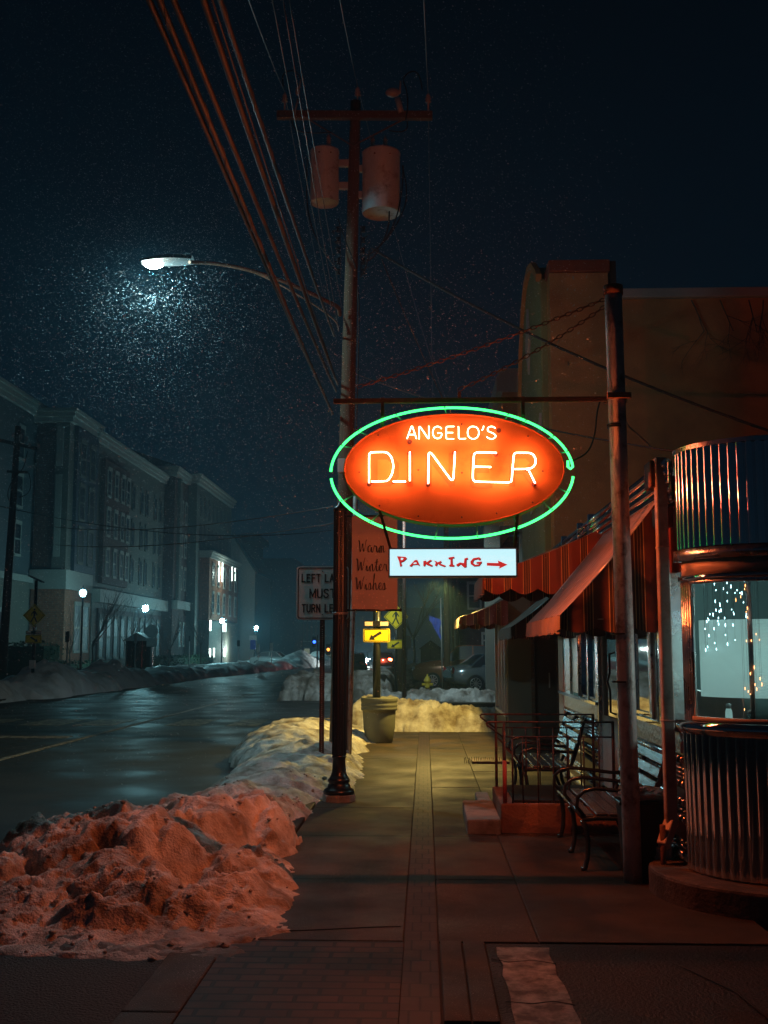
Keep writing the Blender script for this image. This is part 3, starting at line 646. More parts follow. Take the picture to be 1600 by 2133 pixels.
# glowing beads on wires, added as reflections in the round window
fl_t = thing('window_glints', (DC[0]-.4, DC[1]-.3, 1.3), 'tiny glowing white and orange beads added inside the curved diner window as its reflections', 'lights')
random.seed(31)
for nm, mt_, rng_ in (('white_glints', 'glint_white', (212, 240, 1.80, 2.04, 26)), ('white_glints', 'glint_white', (206, 232, 1.56, 1.84, 20)), ('orange_glints', 'glint_orange', (236, 252, 1.22, 1.75, 14)), ('orange_glints', 'glint_orange', (228, 250, 1.75, 2.02, 7))):
    m = MB(); w_ = MB(); zs = {}
    for i in range(rng_[4]):
        a = R(random.uniform(rng_[0], rng_[1])); r_ = DR-.060; z = random.uniform(rng_[2], rng_[3]); x, y = DC[0]+r_*math.cos(a), DC[1]+r_*math.sin(a)
        m.sph((x, y, z), (.0017, .0017, random.uniform(.004, .014)), 6, 4); w_.cyl((x, y, z), (x, y, 2.05), .0006, seg=4)
    m.build(nm, M[mt_], fl_t); w_.build('wire', M['thin_wire'], fl_t)
# salt shakers on the window ledge
def shaker(x, y, h, r, label, m):
    t = thing('salt_shaker', (x, y, 1.135), label, 'shaker', 'shakers on the window ledge')
    MB().lathe([(r*.85, 0), (r, h*.1), (r*.9, h*.55), (r*.65, h*.72)], (x, y, 1.1355), 14).build('bottle', m, t)
    MB().lathe([(r*.7, h*.72), (r*.72, h*.95), (r*.3, h)], (x, y, 1.1355), 14).build('cap', M['galv'], t)
for a, h, r, l, mm in ((219, .115, .024, 'tall glass shaker with a metal cap, left one on the diner window ledge', M['blind_glow']), (238, .08, .030, 'short wide tumbler, right one on the diner window ledge', M['glass_window'])):
    shaker(DC[0]+(DR-.14)*math.cos(R(a)), DC[1]+(DR-.14)*math.sin(R(a)), h, r, l, mm)

# ------------------------------------------------------------------ awnings
def awning(label, y0, y1, xo, xw, zt, zb, val, side='canvas_x', top='canvas_y', scal=.16, cat='awning'):
    t = thing('awning', (xw, (y0+y1)/2, zb), label, cat, 'awnings over the sidewalk')
    n = 30; th = .012
    mb = MB()
    def slope(u, v): return (xw+(xo-xw)*v, y0+(y1-y0)*u, zt+(zb-zt)*v-.035*math.sin(math.pi*v)+.008*math.sin(u*40)+.03*mnoise.noise(Vector((u*4+y0, v*2.5, 1)))*math.sin(math.pi*v))
    mb.grid(slope, 30, 10); mb.build('canopy', M[top], t)
    # front valance with a frayed scalloped hem
    vb = MB(); N = int((y1-y0)/.012)
    vs = []; fs = []
    for i in range(N+1):
        y = y0+(y1-y0)*i/N; w = .012*math.sin(y*90); ph = ((y-y0)/scal) % 1
        vs += [(xo+w, y, zb), (xo+w*1.6-.005, y, zb-val*(.80+.2*math.sin(math.pi*ph))-random.uniform(0, .012))]
    for i in range(N): fs.append((2*i, 2*i+2, 2*i+3, 2*i+1))
    vb.add(vs, fs, True); vb.build('valance', M['fringe'], t)
    for yy in (y0, y1):
        sb = MB(); N = 60; vs = []; fs = []
        for i in range(N+1):
            u = i/N; x = xo+(xw-xo)*u; zz = zb+(zt-zb)*u-.035*math.sin(math.pi*(1-u)); ph = ((x-xo)/.27) % 1
            for j in range(7):
                v = j/6; zlow = zb-val*(.72+.28*math.sin(math.pi*ph))
                vs.append((x, yy+(.02*math.sin(x*21)+.05*mnoise.noise(Vector((x*5, yy, zz*3))))*v*(1 if u < .97 else 0), zz+(zlow-zz)*v))
        for i in range(N):
            for j in range(6): fs.append((i*7+j, (i+1)*7+j, (i+1)*7+j+1, i*7+j+1))
        sb.add(vs, fs, True); sb.build('side_panel', M[side], t)
    fr = MB()
    for yy in (y0+.03, y1-.03): fr.tube([(xw, yy, zt-.02), (xo+.02, yy, zb-.03)], .012, 6); fr.tube([(xw, yy, zb-.02), (xo+.02, yy, zb-.03)], .012, 6)
    fr.tube([(xo+.02, y0+.03, zb-.03), (xo+.02, y1-.03, zb-.03)], .012, 6)
    fr.build('frame', M['galv'], t)
    return t
awning('pink frayed awning with a dark striped side panel, just behind the steel post', 8.2, 10.75, .99, 1.735, 2.70, 1.845, .125)
awning('red striped canopy above the diner door, raised higher than its neighbours', 11.0, 12.75, .58, 1.735, 2.78, 2.34, .20, side='canvas_red')
awning('teal fringed awning beyond the red door canopy of the diner', 12.85, 14.7, .99, 1.735, 2.45, 1.85, .13)
awning('farthest awning with a pale slope, red side and yellow tip over the corner shop', 18.2, 21.6, .58, 1.36, 2.44, 2.13, .15, side='canvas_red')

# ------------------------------------------------------------------ landing, railings, mat
ld = thing('door_landing', (1.2, 10.6, 0), 'red concrete landing with two low steps before the diner door', 'steps')
a = MB(); a.box(.66, 1.70, 10.0, 11.25, -.05, .25); a.build('landing', M['redwall'], ld, bevel=.015)
a = MB(); a.box(.36, .655, 9.92, 11.15, -.05, .125); a.build('step', M['concrete_pale'], ld, bevel=.015)
a = MB(); a.box(.52, .655, 11.2, 12.0, -.05, .10); a.build('step', M['concrete_pale'], ld, bevel=.012)
a = MB(); a.box(.78, 1.62, 10.05, 11.15, .252, .275); tag(a.build('doormat', M['mat_rubber'], bevel=.008), 'black rubber mat covering the landing at the diner door', 'doormat')
def railing(y, label, x1=1.67, red=False):
    t = thing('hand_railing', (.7, y, .25), label, 'railing', 'iron railings at the diner door')
    zt = .955; zb = .88
    m = MB(); m.tube([(x1, y, zt), (.56, y, zt), (.545, y, zt-.012), (.55, y, zt-.03), (.70, y, zt-.14)], .009, 6); m.tube([(.70, y, zb-.17+.115), (x1, y, zb-.17+.115)], .007, 6)
    m.build('handrail', M['iron'], t)
    p = MB(); p.cyl((.70, y, .10 if not red else .25), (.70, y, zt), .014, seg=8); p.build('post', M['iron'], t)
    if red: MB().cyl((.70, y, .25), (.70, y, .62), .019, seg=8).build('red_lit_sleeve', M['red_light_tint'], t)  # sleeve colours the neon's red light onto the post foot
    p = MB(); p.cyl((x1-.01, y, .25), (x1-.01, y, zt), .014, seg=8); p.build('post', M['iron'], t)
    p = MB(); p.cyl((.77, y, .25), (.77, y, zb-.06), .009, seg=6); p.build('baluster', M['iron'], t)
    for i in range(6):
        x = .86+i*.135; p = MB(); p.cyl((x, y, .25), (x, y, zb-.055), .0065, seg=6); p.build('baluster', M['iron'], t)
    p = MB(); p.tube([(.70, y, .74), (.86, y, .58)], .007, 6); p.build('brace', M['iron'], t)
railing(10.03, 'nearer iron railing on the landing, with red light coloured onto its foot', red=True)
railing(11.2, 'farther iron railing, behind the first on the landing')

# ------------------------------------------------------------------ benches
def bench():
    t = thing('park_bench', (0, 0, 0), 'b', 'bench', 'benches along the diner wall'); Lb = 1.5
    # local: front at x=0, wall side +x, length along y
    def prof(u):    # seat slat centre curve
        return [(0.03,.385),(0.125,.40),(0.22,.398),(0.315,.392),(0.41,.392)][u]
    for i in range(5):
        x, z = prof(i); m = MB(); m.box(x-.04, x+.04, .02, Lb-.02, z-.011, z+.011); m.build('seat_slat', M['bench_slat'], t, bevel=.006)
    m = MB(); m.tube([(-.012, .02, .385), (-.012, Lb-.02, .385)], .02, 8); m.build('front_rail', M['bench_black'], t)
    for i in range(4):
        z = .50+i*.098; x = .485+i*.033; m = MB(); mm = Matrix.Rotation(R(18), 3, 'Y'); m.obox((x, Lb/2, z), (.018, Lb-.04, .078), mm); m.build('back_slat', M['bench_slat'], t, bevel=.006)
    for y in (0.03, Lb/2, Lb-.03):
        m = MB(); r = .019
        m.tube([(-.02, y, .36), (.01, y, .30), (.02, y, .2), (.015, y, .1), (-.005, y, .015), (-.035, y, .012)], [r, r, r, r*.95, r*.95, r*.9], 8); m.build('leg', M['bench_black'], t)
        m = MB(); m.tube([(.44, y, .36), (.46, y, .2), (.53, y, .015), (.56, y, .012)], r*.95, 8); m.build('leg', M['bench_black'], t)
        m = MB(); m.tube([(-.02, y, .362), (.1, y, .375), (.25, y, .372), (.40, y, .365), (.465, y, .40), (.50, y, .48), (.56, y, .66), (.605, y, .84), (.63, y, .865), (.655, y, .85)], .018, 8); m.build('side_frame', M['bench_black'], t)
        m = MB(); pts = [(-.0, y, .385), (-.055, y, .45), (-.05, y, .52), (.0, y, .567), (.08, y, .585), (.2, y, .575), (.33, y, .56), (.45, y, .545), (.53, y, .55)]; m.tube(pts, .015, 8)
        m.build('armrest', M['bench_black'], t)
    return t
b1 = bench(); b1.location = (1.16, 8.30, 0); b1['label'] = 'nearer black slatted bench with looped arms, between the landing and the leaning steel post'
b2 = dup(b1, (1.02, 11.6, 0), 0, 'farther black slatted bench with looped arms, seen through the iron railings')

# ------------------------------------------------------------------ bin and bags
bn = thing('trash_bin', (1.52, 8.07, 0), 'black tapered litter bin just behind the steel sign post', 'bin')
m = MB(); v = []
for z, w in ((0, .115), (.52, .15)):
    for sx, sy in ((-1,-1),(1,-1),(1,1),(-1,1)): v.append((1.515+sx*w, 8.08+sy*w*.75, z))
m.add(v, [(0,3,2,1),(0,1,5,4),(1,2,6,5),(2,3,7,6),(3,0,4,7)]); m.build('body', M['black_matte'], bn)
m = MB(); m.box(1.35, 1.68, 7.955, 8.205, .515, .545); m.build('lid', M['black_metal'], bn, bevel=.008)
def crumple(name, c, r, m, seed, label, cat, ztop=None):
    mb = MB(); random.seed(seed)
    def f(u, v):
        th = v*math.pi; a = u*2*math.pi; n = 1+.45*mnoise.noise(Vector((math.cos(a)*1.6+seed, math.sin(a)*1.6, th*1.4)))+.22*mnoise.noise(Vector((math.cos(a)*5+seed, math.sin(a)*5, th*5)))
        return (c[0]+r[0]*n*math.sin(th)*math.cos(a), c[1]+r[1]*n*math.sin(th)*math.sin(a), c[2]+r[2]*(1-math.cos(th)*n))
    mb.grid(f, 36, 20, False); return tag(mb.build(name, m), label, cat)
crumple('paper_bag', (1.545, 8.07, .535), (.155, .12, .045), M['plastic_bag'], 5, 'crumpled pale bag lying on top of the litter bin', 'bag')
crumple('plastic_bag', (1.66, 8.0, .0), (.07, .10, .14), M['plastic_bag'], 9, 'crumpled bag on the ground between the bin and the downspout', 'bag')

# ================================================================== SIGN POST, BAR AND NEON SIGN
SY = 8.0
post = thing('sign_post', (1.42, 7.97, 0), 'tall leaning steel pipe post holding up the neon sign in front of the diner', 'sign post')
pb = gr(1297, 1813); pt = at(1277, 606, 7.95)
tagp = MB(); n = 14; pts = [Vector((pb.x, 7.95, -.05)).lerp(Vector((pt.x, 7.95, pt.z)), i/n) for i in range(n+1)]
tagp.tube(pts, .0635, 24); tagp.build('pipe', M['steel_post'], post)
MB().tube([pts[-1]+Vector((0,0,-.03)), pts[-1]+Vector((0,0,.035))], .073, 24).build('cap', M['rust'], post)
cb_ = MB()
for (px, py) in ((1292, 1320), (1294, 1420), (1283, 886), (1284, 890)):
    c = at(px, py, 7.95); cb_.tube([(c.x, 7.95, c.z-.006), (c.x, 7.95, c.z+.006)], .0665, 24)
cb_.build('clamp_band', M['black_metal'], post)
pp = lambda u, v, Y=SY: at(680+u/2.963, 820+v/2.963, Y)
bar_l = at(695, 834, SY); bar_r = at(1300, 833, SY)
bb = thing('sign_bar', bar_l, 'long rusty bar reaching from the steel post out above the neon oval', 'bracket')
BZ = (bar_l.z+bar_r.z)/2
MB().bar((bar_l.x, SY, BZ), (bar_r.x, SY, BZ), .034, .034).build('beam', M['rust'], bb)
q = MB(); c = at(1284, 833, SY); q.box(c.x-.085, c.x+.085, SY-.135, SY-.10+.0, BZ-.02, BZ+.02); q.build('clamp', M['rust'], bb); q = MB(); q.box(c.x-.085, c.x+.085, SY+.03, SY+.06, BZ-.02, BZ+.02)
q.build('clamp', M['rust'], bb)
for px in (797, 957, 1089):
    c = at(px, 833, SY); q = MB(); q.box(c.x-.012, c.x+.012, SY-.022, SY+.022, BZ-.12 if px != 957 else BZ, BZ+(.02 if px != 957 else .06)); q.build('hanger', M['rust'], bb)
# chain guys: twisted links
def chain(a, b, sag, label, r=.013):
    a = Vector(a); b = Vector(b); L = (b-a).length; n = int(L/.045); m = MB(); d = (b-a).normalized()
    for i in range(n):
        t = (i+.5)/n; c = a.lerp(b, t); c.z -= sag*4*t*(1-t)
        u = Vector((0,1,0)) if i % 2 else d.cross(Vector((0,1,0)))
        pts = [c+d*(.028*math.cos(k*math.pi/4))+u*(r*math.sin(k*math.pi/4)) for k in range(8)]
        m.tube(pts, .0042, 5, closed=True)
    return tag(m.build('guy_chain', M['rust']), label, 'chain', 'chains holding the sign bar')
ctop = at(1262, 622, 7.95)
chain(ctop, at(745, 806, SY), .03, 'upper rusty chain from the post top to the far end of the bar')
chain(ctop+Vector((0,.01,-.05)), at(955, 812, SY), .04, 'lower steeper rusty chain from the post top to the middle of the sign bar')
# --- the oval sign
sign = thing('neon_sign', at(942, 980, SY), 'orange oval neon diner sign inside a ring of green neon tube', 'neon sign')
SC = pp(785, 475); A_ = (pp(1457, 475)-pp(113, 475)).length/2; B_ = (pp(785, 138)-pp(785, 808)).length/2; TH = .085
m = MB(); n = 96
el = [(SC.x+A_*math.cos(2*math.pi*i/n), SC.z+B_*math.sin(2*math.pi*i/n)) for i in range(n)]
vs = [(x, SY-TH, z) for x, z in el]+[(x, SY+TH, z) for x, z in el]
m.add(vs, [(i, (i+1) % n, n+(i+1) % n, n+i) for i in range(n)], True); m.build('casing', M['green_paint'], sign)
fm = MB(); fm.add([(x, SY-TH-.002, z) for x, z in el], [tuple(range(n))]); fm.add([(x, SY+TH+.002, z) for x, z in el], [tuple(reversed(range(n)))]); fm.build('face', M['sign_orange'], sign)
rm_ = MB()
for s in (-1, 1): rm_.tube([(x, SY+s*(TH+.004), z) for x, z in el], .006, 6, closed=True)
rm_.build('rim', M['sign_orange_dark'], sign)
rv = MB()
for (u, v) in ((203,484),(320,256),(573,197),(835,189),(1244,263),(1335,478),(1273,671),(1051,738),(836,762),(568,756),(328,691),(568,470),(836,487)):
    c = pp(u, v, SY-TH-.004); rv.sph(c, .0065, 8, 5)
rv.build('bolts', M['rust'], sign)
# painted letters behind the tubes and the tubes themselves
ND = [[(270,570),(270,400),(278,385),(368,383),(392,395),(410,425),(418,470),(410,515),(392,548),(375,560),(285,562)],
      [(415,562),(492,562)], [(517,558),(517,383)],
      [(628,575),(630,392),(640,386),(652,396),(762,548),(772,555),(781,545),(790,383)],
      [(1042,388),(918,386),(905,396),(900,470),(897,545),(908,563),(1118,568),(1133,560),(1139,480),(1146,398),(1156,388),(1240,388),(1264,398),(1280,428),(1276,460),(1258,480),(1225,486),(1150,487)],
      [(905,472),(1008,474)], [(1222,487),(1236,492),(1275,572)]]
def curve(pts, k=3):
    """soften corners"""
    for _ in range(k-1):
        q = [pts[0]]
        for a, b in zip(pts[:-1], pts[1:]):
            L = math.hypot(b[0]-a[0], b[1]-a[1]); f = min(.25, 7/max(L, 1e-3)) if _ == 0 else .25
            q += [(a[0]+(b[0]-a[0])*f, a[1]+(b[1]-a[1])*f), (a[0]+(b[0]-a[0])*(1-f), a[1]+(b[1]-a[1])*(1-f))]
        q.append(pts[-1]); pts = q
    return pts
ANG = {'A': [[(500,303),(526,228),(532,228),(557,303)],[(510,278),(547,278)]], 'N': [[(573,305),(573,232),(578,228),(626,300),(632,303),(632,226)]],
 'G': [[(708,243),(696,230),(676,228),(660,242),(654,267),(662,292),(680,303),(700,298),(710,284),(710,268),(684,268)]], 'E': [[(786,229),(742,229),(737,235),(736,297),(742,304),(784,304)],[(739,266),(778,266)]],
 'L': [[(808,232),(812,229),(812,297),(818,304),(856,302)]], 'O': [[(888,229),(870,243),(865,266),(871,290),(890,304),(912,304),(930,290),(936,266),(930,243),(912,229),(889,229)]],
 "'": [[(964,226),(960,244),(953,252)]], 'S': [[(1034,240),(1020,229),(1000,229),(986,242),(990,258),(1012,266),(1034,278),(1038,292),(1022,304),(1000,304),(982,292)]]}
DEP = .072
def tubes(side):
    yt = SY+side*(TH+DEP); mir = side > 0
    def P(u, v):
        if mir: u = 2*785-u
        c = pp(u, v, SY); return Vector((c.x, yt, c.z))
    a = MB(); b = MB(); e = MB()
    for st in ND:
        p = [P(u, v) for u, v in curve(st)]; a.tube(p, .0048, 8)
        for q_ in (p[0], p[-1]): e.cyl((q_.x, yt, q_.z), (q_.x, SY+side*TH, q_.z), .007, seg=8)
    for L in ANG.values():
        for st in L:
            p = [P(u, v) for u, v in curve(st)]; b.tube(p, .0032, 8)
    for (u, v) in ((268,570),(515,383),(628,572),(788,383),(1040,388),(1272,572),(515,312),(1058,243)):
        c = P(u, v); e.tube([(c.x, SY+side*(TH+.001), c.z), (c.x, SY+side*(TH+.012), c.z)], .017, 14)
    a.build('neon_letters', M['neon_red'], sign); b.build('neon_letters', M['neon_cream'], sign); e.build('tube_holders', M['rust'], sign)
    # painted block letters under the tubes
    g_ = MB(); w = 19
    def rib(st, w=w):
        for (a0, b0) in zip(st[:-1], st[1:]):
            L = math.hypot(b0[0]-a0[0], b0[1]-a0[1]) or 1; dx, dy = (b0[0]-a0[0])/L, (b0[1]-a0[1])/L; a1 = (a0[0]-dx*w*.5, a0[1]-dy*w*.5); b1_ = (b0[0]+dx*w*.5, b0[1]+dy*w*.5)
            nx, ny = -dy*w, dx*w; off[0] += .0003
            poly = [(a1[0]+nx, a1[1]+ny), (b1_[0]+nx, b1_[1]+ny), (b1_[0]-nx, b1_[1]-ny), (a1[0]-nx, a1[1]-ny)]
            vs = [P(u, v) for u, v in poly]; vs = [(q.x, SY+side*(TH+.0025+off[0]), q.z) for q in vs]; g_.quad(*vs)
    off = [0.0]
    for st in ([(300,400),(300,565)],[(300,400),(390,400),(430,450),(430,520),(390,565),(300,565)],[(517,390),(517,575)],[(632,575),(632,392),(772,570),(772,390)],[(1010,395),(905,395),(905,575),(1010,575)],[(905,482),(990,482)],[(1140,575),(1140,395),(1230,395),(1275,440),(1230,490),(1150,490)],[(1215,490),(1275,575)]): rib(st)
    g_.build('painted_letters', M['sign_orange_dark'], sign)
tubes(-1); tubes(1)
for sd_ in (-1, 1):
    for fx in (-.6, -.2, .2, .6):
        l_ = lamp_light('neon_glow', (SC.x+A_*fx, SY+sd_*(TH+.008), SC.z+.0), 44 if sd_ < 0 else 60, (1.0, .155, .032), .0, sign, 'SPOT', (R(90)*(1 if sd_ > 0 else -1), 0, 0)); l_.data.spot_size = R(179.8); l_.data.spot_blend = .03
RC = pp(772, 490); RA = (pp(1519, 490)-pp(26, 490)).length/2; RB = (pp(772, 88)-pp(772, 893)).length/2
ring = MB()
for s in (-1,):
    yy = SY+s*.02
    a0, a1 = 4.5, 178.5
    up = [(RC.x+RA*math.cos(R(a0+(a1-a0)*i/80)), yy, RC.z+RB*math.sin(R(a0+(a1-a0)*i/80))) for i in range(81)]
    up = [(up[0][0]-.035, yy+.0, up[0][2]+.045), (up[0][0]-.035, yy, up[0][2]-.0), (up[0][0]-.018, yy, up[0][2]-.015)]+up
    lo = [(RC.x+RA*math.cos(R(-175.5+(171.5-.0)*i/80)), yy, RC.z+RB*math.sin(R(-175.5+171.5*i/80))) for i in range(81)]
    ring.tube(up, .0095, 8); ring.tube(lo, .0095, 8)
    if s == -1: pass
ring.build('neon_ring', M['neon_green'], sign)
sp_ = MB()
for dg in (18, 33, 52, 62, 88+5, 117, 140, 155, 205, 228, 262, 282, 303, 325, 342):
    a = R(dg); sp_.cyl((SC.x+A_*.985*math.cos(a), SY, SC.z+B_*.985*math.sin(a)), (RC.x+RA*math.cos(a), SY, RC.z+RB*math.sin(a)), .005, seg=6)
    sp_.cyl((RC.x+RA*math.cos(a), SY-.055, RC.z+RB*math.sin(a)), (RC.x+RA*math.cos(a), SY+.055, RC.z+RB*math.sin(a)), .005, seg=6)
sp_.build('tube_support', M['galv'], sign)
hg = MB()
for px in (797, 1089):
    c = at(px, 833, SY); dx = (c.x-SC.x)/A_; zt = SC.z+B_*math.sqrt(max(0, 1-dx*dx)); hg.box(c.x-.014, c.x+.014, SY-.008, SY+.008, zt-.02, BZ-.12); hg.build('hanger', M['rust'], sign); hg = MB()
for px, y2 in ((807, 1142), (1079, 1142)):
    c = at(px, 1100, SY); dx = (c.x-SC.x)/A_; zb_ = SC.z-B_*math.sqrt(max(0, 1-dx*dx)); c2 = at(px+3, y2, SY)
    x2 = at(813 if px < 900 else 1072, y2, SY).x
    for s in (-.03, .03): hg.bar((c.x-(.06 if px < 900 else -.0), SY+s, zb_+.04), (x2, SY+s, c2.z), .012, .02)
    hg.build('strap', M['rust'], sign); hg = MB()
# --- parking light box below
pk = thing('parking_lightbox', at(942, 1172, SY), 'white lit box sign reading parking with a red arrow, hung below the oval', 'sign')
x0 = at(810, 1172, SY).x; x1 = at(1076, 1172, SY).x; z1 = at(942, 1143, SY).z; z0 = at(942, 1203, SY).z
f = MB(); t = .010
for (a, b, c, d_) in ((x0, x1, z1-t, z1), (x0, x1, z0, z0+t), (x0, x0+t, z0+t, z1-t), (x1-t, x1, z0+t, z1-t)): f.box(a, b, SY-.075, SY+.075, c, d_)
f.build('frame', M['galv'], pk)
f = MB(); f.box(x0+t, x1-t, SY-.068, SY+.068, z0+t, z1-t); f.build('lit_face', M['lightbox'], pk)
LET = [ # u,v outlines in the photo's enlarged frame
 [(437,1008),(490,1012),(498,1022),(478,1040),(462,1046),(468,1066),(456,1072),(450,1040)],
 [(512,1068),(546,1032),(560,1030),(578,1068),(562,1060),(534,1062),(526,1072)],
 [(598,1038),(614,1034),(616,1046),(640,1030),(652,1034),(630,1050),(656,1064),(650,1072),(622,1062),(612,1056),(608,1070),(598,1068)],
 [(662,1034),(680,1040),(684,1046),(706,1036),(710,1044),(700,1052),(736,1066),(728,1074),(696,1062),(686,1054),(680,1070),(668,1064),(674,1048)],
 [(752,1016),(786,1010),(788,1020),(776,1022),(778,1060),(788,1062),(786,1072),(756,1070),(756,1062),(764,1058),(764,1026),(752,1026)],
 [(800,1058),(822,1046),(846,1050),(850,1022),(868,1016),(872,1026),(862,1030),(862,1074),(848,1078),(826,1058),(812,1070),(802,1068)],
 [(886,1040),(904,1020),(940,1014),(950,1022),(944,1034),(930,1026),(908,1032),(902,1048),(916,1060),(936,1058),(938,1052),(922,1052),(924,1044),(956,1040),(954,1050),(940,1068),(908,1070),(888,1056)],
 [(987,1048),(1058,1050),(1054,1034),(1114,1060),(1060,1086),(1066,1070),(987,1066)]]
lt = MB()
for s in (-1, 1):
    for poly in LET[:-1]:
        ps = []
        for u, v in poly:
            c = pp(u if s < 0 else 2*785-u, v, SY); ps.append((c.x, SY+s*.0682, c.z))
        lt.prism(ps, (0, s*.002, 0))
lt.build('lettering', M['park_red'], pk)
for s in (-1, 1):
    ar_ = MB(); ps = [(lambda c: (c.x, SY+s*.0682, c.z))(pp(u if s < 0 else 2*785-u, v, SY)) for u, v in LET[-1]]; ar_.prism(ps, (0, s*.002, 0)); ar_.build('arrow', M['park_red'], pk)
hh = MB()
for s in (-1,):
    for poly in ([(462,1018),(478,1020),(470,1032),(460,1030)], [(540,1048),(556,1046),(558,1054),(538,1056)]):
        ps = [(pp(u, v, SY).x, SY-.0706, pp(u, v, SY).z) for u, v in poly]; hh.prism(ps, (0, -.0008, 0))
hh.build('letter_hole', M['lightbox'], pk)
sh = MB(); off_ = 3
for poly in LET[:-1]:
    ps = [(pp(u+off_, v+off_, SY).x, SY-.0676-.0006, pp(u+off_, v+off_, SY).z) for u, v in poly]; 
    sh.prism(ps, (0, .0004, 0))
sh.build('letter_shadow_line', M['sign_black'], pk)

# ================================================================== UTILITY POLE, TRANSFORMERS, COBRA LAMP, WIRES
PY = 15.5
up = thing('utility_pole', (gr(707, 1592).x, PY, -.05), 'tall wooden utility pole with crossarm and two transformers behind the dark lamp post', 'utility pole')
p0 = Vector((gr(707, 1592).x, PY, -.1)); ptp = at(741, 212, PY)
def onpole(z):
    t = (z-p0.z)/(ptp.z-p0.z); v = p0.lerp(ptp, t); return v
n = 30; m = MB(); m.tube([p0.lerp(ptp, i/n) for i in range(n+1)], [.138-.062*i/n+random.uniform(-.002,.002) for i in range(n+1)], 18); m.build('shaft', M['wood'], up)
ca = [at(577, 240, PY-.13), at(901, 241, PY-.13)]
m = MB(); m.bar(ca[0], ca[1], .10, .115); m.build('crossarm', M['wood'], up, bevel=.008)
m = MB(); c = at(735, 304, PY-.1)
m.bar(at(645, 250, PY-.08), c, .035, .012); m.bar(c, at(838, 250, PY-.08), .035, .012); m.build('crossarm_brace', M['rust'], up)
def transformer(px0, px1, y0, y1, dy, r_off, bush):
    t = MB(); c0 = at((px0+px1)/2, y0, PY+dy); c1 = at((px0+px1)/2, y1, PY+dy); r = (px1-px0)/2*(PY+dy)/F; h = c0.z-c1.z
    c = (c1.x, PY+dy, c1.z)
    t.lathe([(r*.2, .035), (r*.95, .035), (r*.96, 0), (r, .01), (r, h*.93), (r*1.03, h*.94), (r*1.03, h*.97), (r*.7, h*1.0), (r*.1, h*1.02)], c, 32)
    o = t.build('transformer', M['transformer'], up)
    b = MB()
    for bx in bush:
        pr = [(.018, 0)]
        for k in range(5): pr += [(.04, .02+k*.033), (.022, .036+k*.033)]
        pr += [(.012, .22)]; b.lathe(pr, (c[0]+bx, c[1]-.05, c[2]+h), 12)
    b.build('bushing', M['porcelain'], o)
    k = MB(); x2 = onpole(c1.z).x
    for z in (h*.75, h*.33): MB().box(min(x2, c1.x), max(x2, c1.x), PY-.03, PY+.03, c1.z+z-.05, c1.z+z+.05).build('mounting_bracket', M['transformer'], o)
    l = MB()
    for z in (.85,): l.sph((c[0]-r*.3, c[1]-r*.95, c[2]+h*z), .015); l.sph((c[0]+r*.5, c[1]-r*.87, c[2]+h*z), .012)
    l.build('lug', M['rust'], o)
    return c, r, h
T1 = transformer(645, 707, 312, 424, -.02, 0, (.06,)); T2 = transformer(753, 835, 316, 446, -.05, 0, (-.12, .06))
def insul(px, py, h=.16, Y=PY-.13):
    c = at(px, py, Y); b = MB(); pr = [(.012, -.12), (.014, 0), (.05, .01), (.03, .04), (.05, .055), (.028, .08), (.04, .095), (.02, .13), (.001, h)]
    b.lathe(pr, c, 12); b.build('insulator', M['porcelain'], up); return c+Vector((0,0,h))
I1 = insul(593, 213); I2 = insul(745, 200, Y=PY); I3 = insul(892, 214)
m = MB(); c = at(620, 210, PY-.15); m.tube([at(612, 245, PY-.18), at(621, 205, PY-.2)], .016, 8); m.tube([at(627, 165, PY-.2), at(622, 190, PY-.2)], .012, 6); m.sph(at(620, 190, PY-.2), (.035, .03, .07)); m.build('fuse_cutout', M['porcelain'], up)
m = MB(); m.tube([at(836, 235, PY-.18), at(828, 205, PY-.2)], .045, 10); m.sph(at(818, 193, PY-.2), (.11, .07, .07)); m.tube([at(834, 168, PY-.2), at(833, 195, PY-.2)], .014, 6); m.build('lightning_arrester', M['porcelain'], up)
m = MB()
for s, px in ((-1, 704), (1, 757)):
    for k in range(5):
        c = at(px, 478+k*22, PY); m.lathe([(.016,-.04),(.034,-.036),(.018,-.012),(.018,.012),(.034,.036),(.016,.04)], c, 10)
    m.bar(at(px-s*5, 470, PY), at(px-s*5, 578, PY), .03, .012)
    for k in range(14): a = at(px+s*random.uniform(-4, 8), 474+k*7, PY); m.cyl(a, a+Vector((s*.04, -.04, random.uniform(-.03,.03))), .008, seg=5)
m.build('secondary_rack', M['black_matte'], up)
